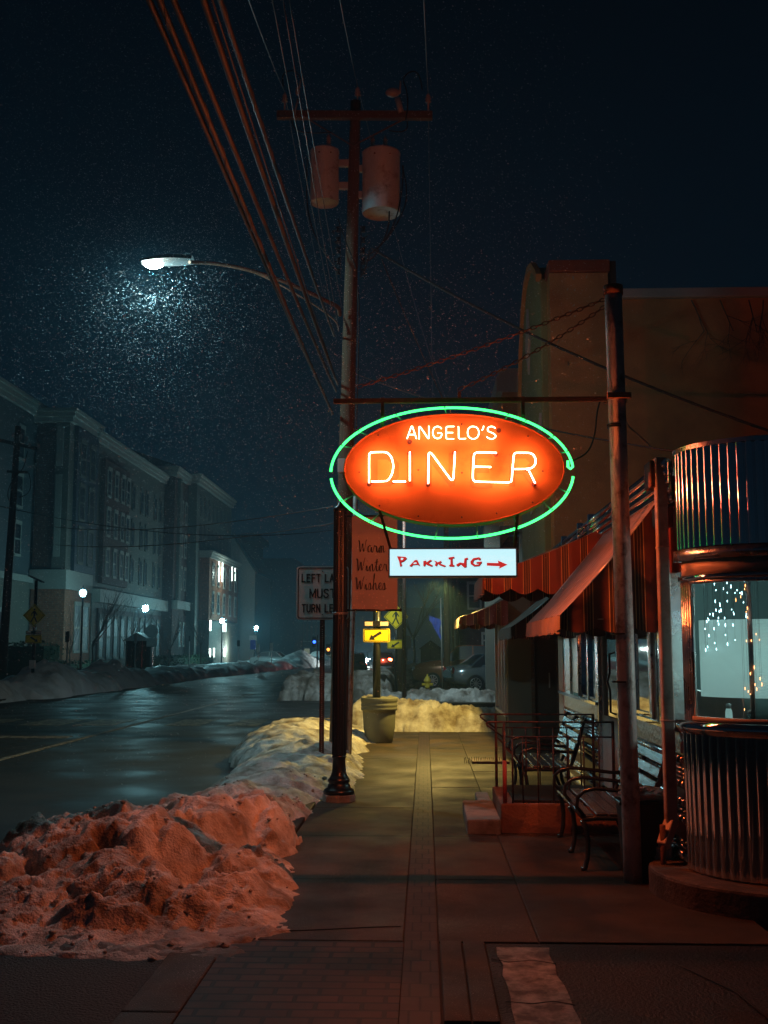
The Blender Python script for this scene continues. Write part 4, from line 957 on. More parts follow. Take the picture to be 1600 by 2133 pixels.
# drip loops and leads
def arc3(a, b, sag, n=14, side=Vector((0,0,0))):
    a = Vector(a); b = Vector(b); return [a.lerp(b, i/n)-Vector((0,0,1))*(sag*4*(i/n)*(1-i/n))+side*(4*(i/n)*(1-i/n)) for i in range(n+1)]
def px3(pts, Y): return [at(x, y, Y) for x, y in pts]
def sm3(pts, k=2):
    pts = [Vector(p) for p in pts]
    for _ in range(k):
        q = [pts[0]]
        for a, b in zip(pts[:-1], pts[1:]): q += [a.lerp(b, .25), a.lerp(b, .75)]
        q.append(pts[-1]); pts = q
    return pts
ldw = MB()
for pts in ([(640,330),(638,420),(650,480),(680,535),(702,560)], [(838,345),(848,390),(845,430),(820,480),(790,515)], [(840,345),(838,400),(825,460),(800,505),(770,530)], [(811,440),(810,470),(800,500),(785,520)],
            [(590,180),(588,155),(600,147),(618,148),(626,163)], [(608,250),(612,270),(640,278),(690,276)], [(840,165),(850,150),(868,148),(876,165),(880,188)], [(845,250),(850,225),(848,190),(840,168)], [(810,272),(835,276),(850,268),(848,250)],
            [(704,455),(715,490),(735,540),(742,560)], [(745,600),(748,640),(746,760),(742,900)], [(770,520),(762,560),(750,578)], [(790,520),(775,540),(760,545)]):
    MB().tube(sm3(px3(pts, PY-.2)), .010, 6).build('lead_wire', M['black_cable'], up)
cd = MB(); cd.tube([Vector((onpole(z).x+.15, PY-.07, z)) for z in (0, 1.5, 3.0, 4.3)], .035, 10); cd.build('conduit', M['steel_post'], up)
cd = MB(); c = at(712, 972, PY-.14); cd.box(c.x-.05, c.x+.06, PY-.25, PY-.13, c.z-.1, c.z+.1); cd.build('meter_box', M['sign_white'], up, bevel=.01)
# cobra street lamp
cob = thing('street_lamp', at(707, 640, PY-.1), 'cobra head street lamp shining cold white on a long curved arm', 'street lamp', 'street lamps')
arm = sm3(px3([(708,655),(706,640),(690,632),(650,612),(590,585),(520,562),(455,549),(395,546)], PY-.16)); arm = [at(*(lambda q: (800+F*q[0]/-q[2], 1066.5-F*q[1]/-q[2]))(MR.transposed() @ (p-cam.location)), PY-.16-1.0*i/(len(arm)-1)) for i, p in enumerate(arm)]; m = MB(); m.tube(arm, [.032-.008*i/len(arm) for i in range(len(arm))], 10)
m.tube(sm3(px3([(706,690),(702,668),(640,625),(560,580),(500,557)], PY-.16)), .013, 6); m.build('arm', M['rust'], cob)
hd = MB(); a = at(402, 546, PY-1.13); b = at(293, 549, PY-1.3)
def hf(u, v):
    t = u; c = a.lerp(b, t); w = .075+.09*math.sin(math.pi*min(1, t*.9+.12))*(1 if t < .95 else .7); h = .045+.055*math.sin(math.pi*min(1, t*.8+.15)); an = math.pi*v
    return (c.x, c.y-w*math.cos(an), c.z+h*math.sin(an)+.01)
hd.grid(hf, 16, 12); hd.build('housing', M['black_matte'], cob)
ln_ = MB(); lc = at(320, 551, PY-1.26)
ln_.sph((lc.x, lc.y, lc.z), (.13, .10, .05), 16, 8); ln_.build('lens', M['cobra_lens'], cob)
lamp_light('lamp', (lc.x, lc.y, lc.z-.07), 125, (.20, .80, 1.0), .06, cob)
sl2 = lamp_light('lamp', (lc.x-.05, lc.y, lc.z-.07), 140, (.36, .88, 1.0), .06, cob, 'SPOT', (0, R(22), 0)); sl2.data.spot_size = R(168); sl2.data.spot_blend = .6
# ---- cables
def cable(name, pts, r, label, cat, m='black_cable', seg=8, twist=False, group='cables on the utility pole'):
    mb = MB(); mb.tube(pts, r, seg)
    if twist:
        L = sum((b-a).length for a, b in zip(pts[:-1], pts[1:])); s = 0; q = []
        N = int(L/.06); P2 = []
        for i in range(N+1):
            t = i/N*(len(pts)-1); k = min(int(t), len(pts)-2); c = pts[k].lerp(pts[k+1], t-k); d = (pts[k+1]-pts[k]).normalized(); u = d.cross(Vector((0,0,1))).normalized(); w = d.cross(u); an = i*.7
            P2.append(c+u*math.cos(an)*r*.98+w*math.sin(an)*r*.98)
        mb.tube(P2, r*.24, 5)
    return tag(mb.build(name, M[m]), label, cat, group)
def run(pole_px, top_px, Ytop, extend, sag=.12, Yp=PY):
    a = at(*pole_px, Yp); b = at(top_px, 0, Ytop); d = (b-a); e_ = a+d*extend; return arc3(a, e_, sag, 24)
cable('overhead_cable', run((690,856), 322, 4.6, 1.6, .06), .016, 'leftmost thick overhead cable, slung lowest and glowing red from the sign', 'cable', twist=False)
cable('overhead_cable', run((693,862), 350, 4.6, 1.6, .10), .016, 'twisted spiral wrapped cable close beside the leftmost thick overhead cable', 'cable', twist=True)
cable('overhead_cable', run((700,815), 378, 4.9, 1.6, .10), .017, 'smooth thick overhead cable, third from the left at the top edge', 'cable')
cable('overhead_cable', run((703,800), 437, 5.2, 1.6, .10), .019, 'thick overhead cable fourth from the left, joined by a thin messenger wire', 'cable')
cable('overhead_cable', run((703,798), 447, 5.2, 1.6, .04), .006, 'thin messenger wire next to the fourth thick overhead cable', 'cable')
cable('overhead_cable', run((696,700), 470, 5.6, 1.6, .10), .016, 'wrapped rightmost thick overhead cable of the left bundle', 'cable', twist=True)
for k, (ip, tx, dpx, lab) in enumerate(((I1, 527, (700,700), 'thin bare wire to the left insulator of the crossarm'), (I2, 713, (935,845), 'thin bare wire to the insulator on the pole top'), (I3, 884, (902,842), 'thin bare wire to the right insulator of the crossarm'))):
    b = at(tx, 0, 8.5); q = arc3(ip, ip+(b-ip)*2, .1, 20); far_ = at(dpx[0], dpx[1], 44) ; q2 = arc3(ip, far_, .5, 20)
    cable('power_line', q[::-1]+q2[1:], .0055, lab, 'wire', 'thin_wire', 5, group='thin bare power lines')
for k, (tx, pp_, lab) in enumerate(((570, (690,640), 'leftmost of three faint wires crossing in front of the left transformer'), (592, (706,690), 'middle of three faint wires crossing in front of the left transformer'), (605, (712,640), 'right of three faint wires crossing in front of the left transformer'))):
    b = at(tx, 0, 8.0); a = at(pp_[0], pp_[1], PY-.35); cable('power_line', arc3(a, a+(b-a)*1.8, .05, 20), .0045, lab, 'wire', 'thin_wire', 5, group='thin bare power lines')
sd = [at(775, 518, PY), at(1600, 822, 12.5)]; e_ = sd[1]+(sd[1]-sd[0])*.6
cable('service_drop', arc3(at(775, 518, PY), e_, .45, 30), .017, 'thick black service cable drooping from the utility pole across the brown stucco wall', 'cable', twist=True)
cable('service_drop', arc3(at(795, 540, PY), at(925, 835, 18.9), .05, 16), .010, 'black wire dropping from the utility pole behind the top of the neon sign', 'cable')
cable('service_drop', arc3(at(745, 780, PY), at(1440, 945, 9.6), .12, 20), .009, 'thin black wire passing behind the neon ring to the fluted diner corner', 'cable')
cable('sign_cable', sm3(px3([(1250,835),(1243,860),(1240,905),(1225,945),(1188,962)], 8.02)), .006, 'thin black feed wire looping from the sign bar down to the green ring', 'cable')
cable('sign_cable', sm3(px3([(1300,850),(1305,885),(1330,905),(1358,932)], 7.95)), .004, 'thin pale wire from the steel post to the diner gutter box', 'cable', 'downspout')
cable('overhead_cable', arc3(at(694, 1055, PY), at(560, 1095, 30)+Vector((-6,0,0)), .2, 16), .008, 'upper of two thin cables leading left from the pole beneath the neon ring', 'cable', 'thin_wire', 5)
cable('overhead_cable', arc3(at(694, 1090, PY), at(540, 1130, 30)+Vector((-6,0,0)), .2, 16), .008, 'lower of two thin cables leading left from the pole beneath the neon ring', 'cable', 'thin_wire', 5)
cable('overhead_cable', arc3(at(-60, 1040, 46), at(690, 1105, 60), .8, 20), .02, 'faint cable crossing in front of the apartment buildings', 'cable', 'black_cable', 5)

# ------------------------------------------------------------------ dark lamp post with banner
lb = gr(706, 1668); LX, LY = lb.x, lb.y
lp = thing('lamp_post', (LX, LY, 0), 'dark fluted lamp post with a moulded base on a chipped pale footing', 'lamp post')
m = MB(); m.lathe([(.178, -.05), (.178, .065), (.165, .075)], (LX, LY, 0), 8); m.build('footing', M['concrete_pale'], lp, bevel=.006)
m = MB(); m.lathe([(.165, .075), (.168, .10), (.155, .125), (.125, .14), (.12, .17), (.105, .185), (.115, .20), (.118, .225), (.10, .245), (.085, .27), (.075, .31), (.070, .38), (.068, .44), (.075, .45), (.075, .47), (.066, .48)], (LX, LY, 0), 28); m.build('base', M['black_metal'], lp)
ztop = at(706, 1062, LY).z; fl = MB(); nf = 14; vs = []
for z in (.48, ztop):
    for i in range(nf*6):
        a = 2*math.pi*i/(nf*6); rr = (.0735 if z < 1 else .068)+.004*math.cos(nf*a); vs.append((LX+.02*0+rr*math.cos(a), LY+rr*math.sin(a), z))
nn = nf*6; fl.add(vs, [(i, (i+1) % nn, nn+(i+1) % nn, nn+i) for i in range(nn)], True); fl.add(vs[nn:], [tuple(range(nn))]); fl.build('shaft', M['black_metal'], lp)
m = MB(); m.lathe([(.075, ztop-.02), (.08, ztop), (.075, ztop+.02), (.03, ztop+.05), (.012, ztop+.09), (.001, ztop+.10)], (LX, LY, 0), 20); m.build('cap', M['black_metal'], lp)
m = MB(); zc = at(700, 1279, LY).z
for z in (zc, zc+.012): m.tube([(LX+.074*math.cos(R(a)), LY+.074*math.sin(R(a)), z) for a in range(0, 360, 20)], .006, 6, closed=True)
m.build('steel_strap', M['galv'], lp)
BYb = LY+.02; bz1 = at(780, 1075, BYb).z; bz0 = at(780, 1272, BYb).z; bx0 = at(733, 1170, BYb).x; bx1 = at(828, 1170, BYb).x
m = MB()
for z in (bz1, bz0+.005): m.cyl((LX, BYb, z), (bx1+.02, BYb, z), .012, seg=8); m.sph((bx1+.03, BYb, z), .018)
m.build('banner_arm', M['black_metal'], lp)
bn_ = thing('banner', (bx0, BYb, bz0), 'reddish street banner lettered Warm Winter Wishes, hanging from the dark lamp post', 'banner')
def bf(u, v): return (bx0+(bx1-bx0)*u, BYb+.012*math.sin(u*7+v*5)+.006*math.sin(v*17), bz0+(bz1-bz0)*v)
m = MB(); m.grid(bf, 20, 40); m.grid(lambda u, v: (lambda p: (p[0], p[1]+.003, p[2]))(bf(1-u, v)), 20, 40); m.build('cloth', M['banner'], bn_)
# script lettering: strokes in banner units (u 0..1 across, v pixels of the photo)
def script(word, u0, vy, sz):
    G = {'W': [[(0,.9),(.08,1.0),(.16,.9),(.2,.3),(.24,0),(.32,.25),(.5,.85),(.52,.4),(.58,0),(.68,.25),(.85,.95),(.92,1.05)]],
     'a': [[(.45,.5),(.3,.6),(.1,.45),(.08,.15),(.2,.0),(.38,.15),(.48,.55),(.46,.1),(.55,.0),(.65,.1)]], 'r': [[(0,.1),(.12,.45),(.18,.6),(.22,.5),(.4,.55),(.38,.15),(.48,0),(.6,.1)]],
     'm': [[(0,.1),(.1,.5),(.14,.0)],[(.12,.3),(.25,.6),(.33,.5),(.32,0)],[(.32,.3),(.46,.6),(.54,.5),(.54,.1),(.62,0),(.75,.15)]], 'i': [[(0,.1),(.14,.55),(.14,.1),(.22,0),(.34,.12)],[(.18,.78),(.2,.82)]],
     'n': [[(0,.1),(.1,.5),(.14,.0)],[(.12,.3),(.28,.6),(.38,.5),(.38,.1),(.46,0),(.58,.12)]], 't': [[(0,.1),(.2,.6),(.3,1.1),(.2,.5),(.2,.1),(.3,0),(.42,.12)],[(.02,.68),(.42,.74)]],
     'e': [[(0,.15),(.25,.3),(.36,.5),(.24,.6),(.1,.4),(.12,.1),(.26,0),(.46,.15)]], 's': [[(0,.1),(.2,.65),(.3,.35),(.28,.05),(.12,0),(.05,.1)],[(.28,.05),(.46,.14)]],
     'h': [[(0,.1),(.2,.8),(.3,1.3),(.2,1.25),(.14,.6),(.1,0)],[(.12,.3),(.28,.58),(.38,.48),(.38,.1),(.46,0),(.58,.12)]]}
    wd = {'W': .95, 'a': .62, 'r': .56, 'm': .74, 'i': .33, 'n': .57, 't': .4, 'e': .43, 's': .44, 'h': .57}; u = u0; out = []
    for ch in word:
        for st in G[ch]: out.append([(u+x*sz*.86, vy-y*sz*1.12+(u-u0)*.0) for x, y in st])
        u += wd[ch]*sz*.86
    return out
lt = MB()
for w, x, y, sz in (('Warm', 746, 1151, 23), ('Winter', 742, 1190, 24), ('Wishes', 740, 1229, 24)):
    for st in script(w, x, y, sz):
        st = curve(st, 3); c = [at(a, b, BYb-.024) for a, b in st]; rr = []
        for i in range(len(c)):
            d = (c[min(i+1, len(c)-1)]-c[max(i-1, 0)]); rr.append(.0070+.0085*max(0, -d.normalized().z if d.length > 0 else 0))
        lt.tube(c, rr, 6, sy=.35)
lt.build('lettering', M['sign_black'], bn_)
fl = MB()
for i in range(26):
    x = random.uniform(bx0+.02, bx1-.02); z = random.uniform(bz0+.03, bz0+.19); r = random.uniform(.007, .014)
    for a in (0, 60, 120): fl.bar((x-r*math.cos(R(a)), BYb-.022, z-r*math.sin(R(a))), (x+r*math.cos(R(a)), BYb-.022, z+r*math.sin(R(a))), .0028, .0028, up=(0,1,0))
fl.build('snowflake_print', M['snowflake_print'], bn_)

# ------------------------------------------------------------------ traffic signs
SF = {'L': [[(0,1),(0,0),(.55,0)]], 'E': [[(.55,1),(0,1),(0,0),(.55,0)],[(0,.52),(.48,.52)]], 'F': [[(.55,1),(0,1),(0,0)],[(0,.52),(.48,.52)]], 'T': [[(0,1),(.6,1)],[(.3,1),(.3,0)]],
 'A': [[(0,0),(.32,1),(.64,0)],[(.12,.33),(.52,.33)]], 'N': [[(0,0),(0,1),(.58,0),(.58,1)]], 'M': [[(0,0),(0,1),(.36,.15),(.72,1),(.72,0)]], 'U': [[(0,1),(0,.25),(.1,.05),(.3,0),(.5,.05),(.6,.25),(.6,1)]],
 'S': [[(.56,.82),(.44,.97),(.26,1),(.08,.93),(.02,.76),(.1,.6),(.46,.44),(.57,.27),(.5,.08),(.3,0),(.12,.03),(0,.2)]], 'R': [[(0,0),(0,1),(.34,1),(.54,.9),(.56,.68),(.42,.5),(0,.5)],[(.32,.5),(.58,0)]]}
def ribbon(mb, pts, w, P):
    for (a, b) in zip(pts[:-1], pts[1:]):
        L = math.hypot(b[0]-a[0], b[1]-a[1]) or 1; dx, dy = (b[0]-a[0])/L*w/2, (b[1]-a[1])/L*w/2
        q = [(a[0]-dx-dy, a[1]-dy+dx), (b[0]+dx-dy, b[1]+dy+dx), (b[0]+dx+dy, b[1]+dy-dx), (a[0]-dx+dy, a[1]-dy-dx)]; mb.prism([P(*v) for v in q], (0, .0012*(1+random.random()*.2), 0))
def rrect(cx, cz, w, h, r, n=6):
    out = []
    for sx, sz, a0 in ((1,1,0),(-1,1,90),(-1,-1,180),(1,-1,270)):
        for k in range(n+1):
            a = R(a0+90*k/n); out.append((cx+sx*(w/2-r)+r*math.cos(a), cz+sz*(h/2-r)+r*math.sin(a)))
    return out
TY = 14.8
sg = thing('traffic_sign', gr(672, 1600), 'white square sign reading left lane must turn left on a perforated steel post', 'sign')
c = at(672, 1235, TY); w = .70
m = MB(); m.prism([(x, TY, z) for x, z in rrect(c.x, c.z, w, .715, .04)][::-1], (0, .004, 0)); m.build('plate', M['sign_white'], sg)
m = MB(); o_ = rrect(c.x, c.z, w-.03, .685, .035); i_ = rrect(c.x, c.z, w-.055, .66, .025); n = len(o_)
for k in range(n):
    j = (k+1) % n; m.prism([(o_[k][0], TY-.0025, o_[k][1]), (o_[j][0], TY-.0025, o_[j][1]), (i_[j][0], TY-.0025, i_[j][1]), (i_[k][0], TY-.0025, i_[k][1])], (0, .0015, 0))
def text(word, cx, z, h, sp, wid, Y):
    adv = sum((.72 if ch == 'M' else (.34 if ch == ' ' else .6))*h*sp for ch in word)+h*.25*(len(word)-1); x = cx-adv/2
    for ch in word:
        cw = (.72 if ch == 'M' else (.34 if ch == ' ' else .6))*h*sp
        if ch != ' ':
            for st in SF[ch]: ribbon(m, [(x+u*h*sp, z+v*h) for u, v in st], wid, lambda a, b: (a, Y, b))
        x += cw+h*.25
for wd_, py, h, sp in (('LEFT LANE', 1204, .097, .72), ('MUST', 1236, .110, .92), ('TURN LEFT', 1267, .097, .70)): text(wd_, c.x+(.0), at(672, py, TY).z-h/2, h, sp, .0165, TY-.0025)
for py in (1190, 1280): q = at(672, py, TY); m.cyl((q.x, TY-.004, q.z), (q.x, TY, q.z), .008, seg=10)
m.build('lettering', M['sign_black'], sg)
m = MB(); m.box(c.x-.024, c.x+.024, TY+.006, TY+.05, -.05, c.z+.33); m.box(c.x-.033, c.x-.024, TY+.004, TY+.012, -.05, c.z+.33); m.box(c.x+.024, c.x+.033, TY+.004, TY+.012, -.05, c.z+.33); m.build('post', M['iron'], sg)
m = MB()
for k in range(70): m.box(c.x-.005, c.x+.005, TY+.0045, TY+.0058, .1+k*.0254, .1+k*.0254+.010)
m.build('post_holes', M['steel_post'], sg)
def ped_sign(name, px, dcy, Y, base_z, ht, label, group, side=.61, arrow=-1, solar=False, post='black_metal', r=.03, beacon=True, ay=None):
    cx = at(px, dcy, Y).x; cz = at(px, dcy, Y).z; t = thing(name, (cx, Y, base_z), label, 'sign', group); hd_ = side*.7071
    MB().cyl((cx, Y, base_z-.1), (cx, Y, ht), r, seg=12).build('post', M[post], t)
    y = Y-r-.012; m = MB(); m.prism([(cx, y, cz-hd_), (cx+hd_, y, cz), (cx, y, cz+hd_), (cx-hd_, y, cz)], (0, .004, 0)); m.build('diamond_plate', M['sign_yellow'], t)
    m = MB(); a = hd_*.93; b = hd_*.87
    for k in range(4):
        q = [(0,-1),(1,0),(0,1),(-1,0)]; p, n_ = q[k], q[(k+1) % 4]; m.prism([(cx+p[0]*a, y-.0015, cz+p[1]*a), (cx+n_[0]*a, y-.0015, cz+n_[1]*a), (cx+n_[0]*b, y-.0015, cz+n_[1]*b), (cx+p[0]*b, y-.0015, cz+p[1]*b)], (0, .001, 0))
    def P(u, v): return (cx+u*side, y-.0015, cz+v*side)
    m.prism([P(.055*math.cos(R(k*30)), .36+.055*math.sin(R(k*30))) for k in range(12)], (0,.001,0))
    for poly in ([(-.05,.29),(.05,.29),(.075,.05),(.055,-.06),(-.055,-.06),(-.06,.1)], [(-.04,.28),(-.19,.10),(-.20,-.02),(-.15,-.02),(-.14,.07),(-.05,.17)], [(.04,.28),(.13,.15),(.20,.03),(.16,-.0),(.09,.09),(.05,.14)], [(.05,-.04),(.11,-.20),(.20,-.40),(.13,-.42),(.04,-.24),(-.01,-.09)], [(-.05,-.04),(.0,-.1),(-.08,-.26),(-.16,-.42),(-.23,-.38),(-.14,-.23)]):
        m.prism([P(*q) for q in poly], (0, .001, 0))
    m.build('walking_figure', M['sign_black'], t)
    az = (at(px, ay, Y).z if ay else cz-hd_-.28); w, h = side, side*.5
    m = MB(); m.prism([(x, y, z) for x, z in rrect(cx, az, w, h, .03)][::-1], (0, .004, 0)); m.build('arrow_plate', M['sign_yellow'], t)
    m = MB(); o_ = rrect(cx, az, w*.95, h*.90, .02); i_ = rrect(cx, az, w*.90, h*.80, .015); n = len(o_)
    for k in range(n):
        j = (k+1) % n; m.prism([(o_[k][0], y-.0025, o_[k][1]), (o_[j][0], y-.0025, o_[j][1]), (i_[j][0], y-.0025, i_[j][1]), (i_[k][0], y-.0025, i_[k][1])], (0, .0015, 0))
    s = arrow; ar = [(-.28,-.17),(-.20,.02),(-.15,-.035),(.14,.16),(.20,.07),(-.10,-.11),(-.05,-.165)]
    m.prism([(cx+u*side*(-s), y-.0025, az+v*side*1.0) for u, v in ar], (0, .0015, 0)); m.build('arrow', M['sign_black'], t)
    if beacon:
        bz = az+h/2+.085; m = MB(); m.box(cx-side*.47, cx+side*.47, y-.03, y+.02, bz-.05, bz+.05); m.build('beacon_bar', M['black_metal'], t)
        m = MB(); m.box(cx-side*.44, cx-side*.14, y-.034, y-.03, bz-.035, bz+.035); m.box(cx+side*.14, cx+side*.44, y-.034, y-.03, bz-.035, bz+.035); m.build('beacon_lens', M['cream'], t)
    if solar:
        m = MB(); m.obox((cx, Y, ht+.05), (.55, .38, .04), Matrix.Rotation(R(25), 3, 'Y')); m.build('solar_panel', M['solar'], t)
        MB().box(cx-.10, cx+.10, Y-.12, Y-.03, base_z+1.0, base_z+1.3).build('button_box', M['sign_white'], t)
    return t
gp = 'yellow pedestrian crossing signs'
ped_sign('crossing_sign', 785, 1236, 19.6, -.02, 3.0, 'crossing sign with the large yellow arrow plate, on the black pole behind the planter', gp, r=.068, side=.47, ay=1323.5)
ped_sign('crossing_sign', 825, 1285, 36.5, -.1, 3.1, 'smaller yellow walking figure diamond with arrow plate, showing past the banner edge', gp, r=.05, side=.57, ay=1342, beacon=False)
ped_sign('crossing_sign', 73, 1282, 40, -.1, 4.1, 'yellow walking figure diamond with a solar panel on top of its pole', gp, r=.06, side=.60, arrow=1, solar=True, ay=1331)
# planter
pl = gr(790, 1546); pt_ = thing('planter', (pl.x, pl.y, 0), 'large round stone coloured planter with a ribbed rim standing on the sidewalk', 'planter')
k = pl.y/F
m = MB(); r = 37.5*k; m.lathe([(r*.70, 0), (r*.74, .02), (r*.86, .25), (r*.90, .50), (r*.90, .54), (r*.99, .55), (r*1.0, .59), (r*.97, .605), (r*1.0, .62), (r*1.0, .66), (r*.97, .675), (r*1.0, .69), (r*1.02, .755), (r*1.0, .77), (r*.90, .77), (r*.87, .70)], (pl.x, pl.y, 0), 40); m.build('pot', M['planter'], pt_)
m = MB(); m.lathe([(.001, .705), (r*.88, .70)], (pl.x, pl.y, 0), 24); m.build('soil', M['soil'], pt_)
# low grate on the sidewalk
gt = thing('floor_grate', (gr(1000, 1590).x, gr(1000, 1590).y, 0), 'low dark metal grate with upright teeth on the sidewalk beyond the landing', 'grate')
g0 = gr(968, 1590); g1 = gr(1062, 1592); m = MB(); m.box(g0.x+.1, g1.x, g0.y-.08, g0.y+.35, .002, .035); m.build('plate', M['iron'], gt)
m = MB()
for i in range(22): x = g0.x+i*.028; m.bar((x, g0.y, .0), (x-.012+random.uniform(-.01,.01), g0.y+.0, .085+random.uniform(-.01,.01)), .006, .006)
m.build('teeth', M['iron'], gt)

# ================================================================== BROWN BUILDING AND THE SHOP
WY = 19.0
bb_ = thing('theatre_building', (6, WY, 0), 'tall brown stucco building with a stepped pier and rounded front rising behind the diner', 'building')
ztop = at(1450, 622, WY).z; zc = at(1450, 602, WY).z; xp0 = at(1146, 700, WY).x; xp1 = at(1268, 700, WY).x; zp = at(1200, 571, WY).z; zp1 = at(1200, 546, WY).z
m = MB(); m.box(xp0, 24, WY, WY+.4, 2.5, ztop); m.box(xp0, xp1, WY-.06, WY-.0, 2.5, zp); m.box(xp0, xp1, WY, WY+1.2, ztop, zp); m.build('wall', M['stucco'], bb_)
m = MB(); m.box(xp1+.06, 24, WY-.10, WY+.5, ztop+.003, zc); m.build('coping', M['coping'], bb_, bevel=.02)
m = MB(); m.box(xp0-.02, xp1+.03, WY-.14, WY+1.3, zp+.003, zp1); m.build('pier_cap', M['red_tile'], bb_, bevel=.02)
m = MB(); m.box(xp1+.03, xp1+.14, WY-.10, WY+.3, at(1270, 606, WY).z-.1, zp1-.02); m.build('flashing', M['roof_dark'], bb_)
prf = [(WY+.4, 2.5), (WY+.4, zp+.05), (WY+.7, zp+.25), (WY+1.4, zp+.62), (WY+2.1, zp+.78), (WY+2.9, zp+.72), (WY+3.6, zp+.35), (WY+4.2, zp-.4), (WY+4.5, zp-1.2), (WY+4.6, zp-2.2), (WY+4.75, zp-2.25), (WY+4.85, 2.5)]
m = MB(); m.prism([(xp0-.12, y, z) for y, z in prf], (.5, 0, 0)); m.build('curved_parapet', M['stucco_green'], bb_, bevel=.03)
m = MB(); 
for a, b in zip(prf[1:-2], prf[2:-1]): m.bar((xp0-.14, a[0], a[1]+.03), (xp0-.14, b[0], b[1]+.03), .14, .10, up=(1,0,0))
m.build('parapet_moulding', M['stucco'], bb_)
m = MB(); m.prism([(xp0-.16, WY+2.5+y, z) for y, z in ((0, at(1116, 780, WY+2.5).z), (.5, at(1116, 715, WY+2.5).z), (.1, at(1116, 640, WY+2.5).z), (-.25, at(1116, 715, WY+2.5).z))], (.05, 0, 0))
m.prism([(xp0-.16, WY+.5+y, z) for y, z in ((0, 5.0), (0, 5.8), (1.2, 5.0), (2.0, 4.2), (1.6, 4.2))], (.05, 0, 0)); m.build('relief', M['coping'], bb_)
m = MB(); random.seed(11)
for (px, py) in ((1187,575),(1195,578),(1222,574),(1184,603),(1196,605),(1213,602),(1194,636),(1188,648),(1198,655),(1190,697),(1205,696),(1185,757),(1198,756),(1163,712)):
    c = at(px, py, WY-.07); m.prism([(c.x+random.uniform(-.03,.03), WY-.064, c.z+random.uniform(-.05,.05)) for _ in range(4)], (0, .003, 0))
m.build('plaster_chips', M['plaster_chip'], bb_)
m = MB(); m.box(xp0+.38, 24, WY+.4, WY+5, ztop-.6, ztop-.3); m.build('roof', M['roof_dark'], bb_)
m = MB(); m.box(23.9, 24, WY+.4, WY+5, 0, ztop); m.box(xp0+.38, 24, WY+4.9, WY+5, 2.5, ztop); m.build('wall', M['stucco'], bb_)
# vines on the wall
def branch(mb, p, d, L, r, depth, spread=.5, gr_=.0, plane=None):
    n = 4; pts = [Vector(p)]; dd = Vector(d).normalized()
    for i in range(n):
        dd = (dd+Vector((random.uniform(-1,1), 0 if plane else random.uniform(-1,1), random.uniform(-1,1)))*.13+Vector((0,0,gr_))).normalized(); pts.append(pts[-1]+dd*L/n)
    mb.tube(pts, [r*(1-.45*i/n) for i in range(n+1)], 5 if r > .01 else 4, caps=False)
    if depth > 0:
        for k in range(random.choice((2,3))):
            t = random.choice((2,3,4)); nd = (dd+Vector((random.uniform(-1,1), 0 if plane else random.uniform(-1,1), random.uniform(-.6,1)))*spread).normalized(); branch(mb, pts[t], nd, L*random.uniform(.6,.8), r*.55, depth-1, spread, gr_, plane)
random.seed(4); m = MB()
for px, dx in ((1440,.6),(1500,.5),(1560,.3),(1590,-.2)):
    c = at(px, 625, WY-.03); branch(m, c, (dx, 0, -1), .6, .012, 4, .7, -.02, True)
tag(m.build('vine', M['bark']), 'thin bare vines hanging down the top of the brown stucco wall', 'vine')
# corner shop: bay with storefront
sh = thing('corner_shop', (1.8, 20.4, 0), 'low grey storefront bay beneath the farthest awning beyond the dining car', 'shop')
m = MB(); m.box(1.40, 1.80, WY, WY+.2, 0, 2.5); m.box(1.36, 2.6, 21.75, 21.9, 0, 2.5); m.box(1.36, 2.15, WY+.2, 21.75, 2.42, 2.5); m.box(1.37, 1.42, WY+.2, 21.75, 0, .45); m.build('wall', M['siding'], sh)
m = MB()
for y in (WY+.2, 19.9, 20.7, 21.7): m.box(1.355, 1.43, y-.03, y+.03, .45, 2.42)
m.box(1.355, 1.43, WY+.23, 21.67, .45, .50); m.build('window_frame', M['galv'], sh)
MB().quad((1.39, WY+.2, .5), (1.39, 21.7, .5), (1.39, 21.7, 2.42), (1.39, WY+.2, 2.42)).build('shop_window', M['glass_window'], sh)
m = MB(); m.box(2.3, 2.35, WY+.2, 21.75, 0, 2.42); m.box(1.42, 2.3, WY+.2, 21.75, -.02, .02); m.build('interior', M['room_dark'], sh)
m = MB(); m.box(1.86, 2.22, WY+.02, WY+.06, .08, 2.3); dd = m.build('door', M['wood_dark'], sh)
m = MB()
for x in (1.82, 2.25): m.box(x-.025, x+.03, WY-.03, WY+.08, 0, 2.4)
m.build('door_frame', M['brown_brick'], sh)
m = MB(); m.box(2.28, 6, WY-.02, WY+.1, 0, 2.5); m.box(1.80, 6, WY-.02, WY+.1, 2.32, 2.5); m.build('wall', M['brown_brick'], sh)
MB().bar((2.1, WY-.01, .95), (2.1, WY-.01, 1.2), .02, .02).build('door_handle', M['galv'], dd)
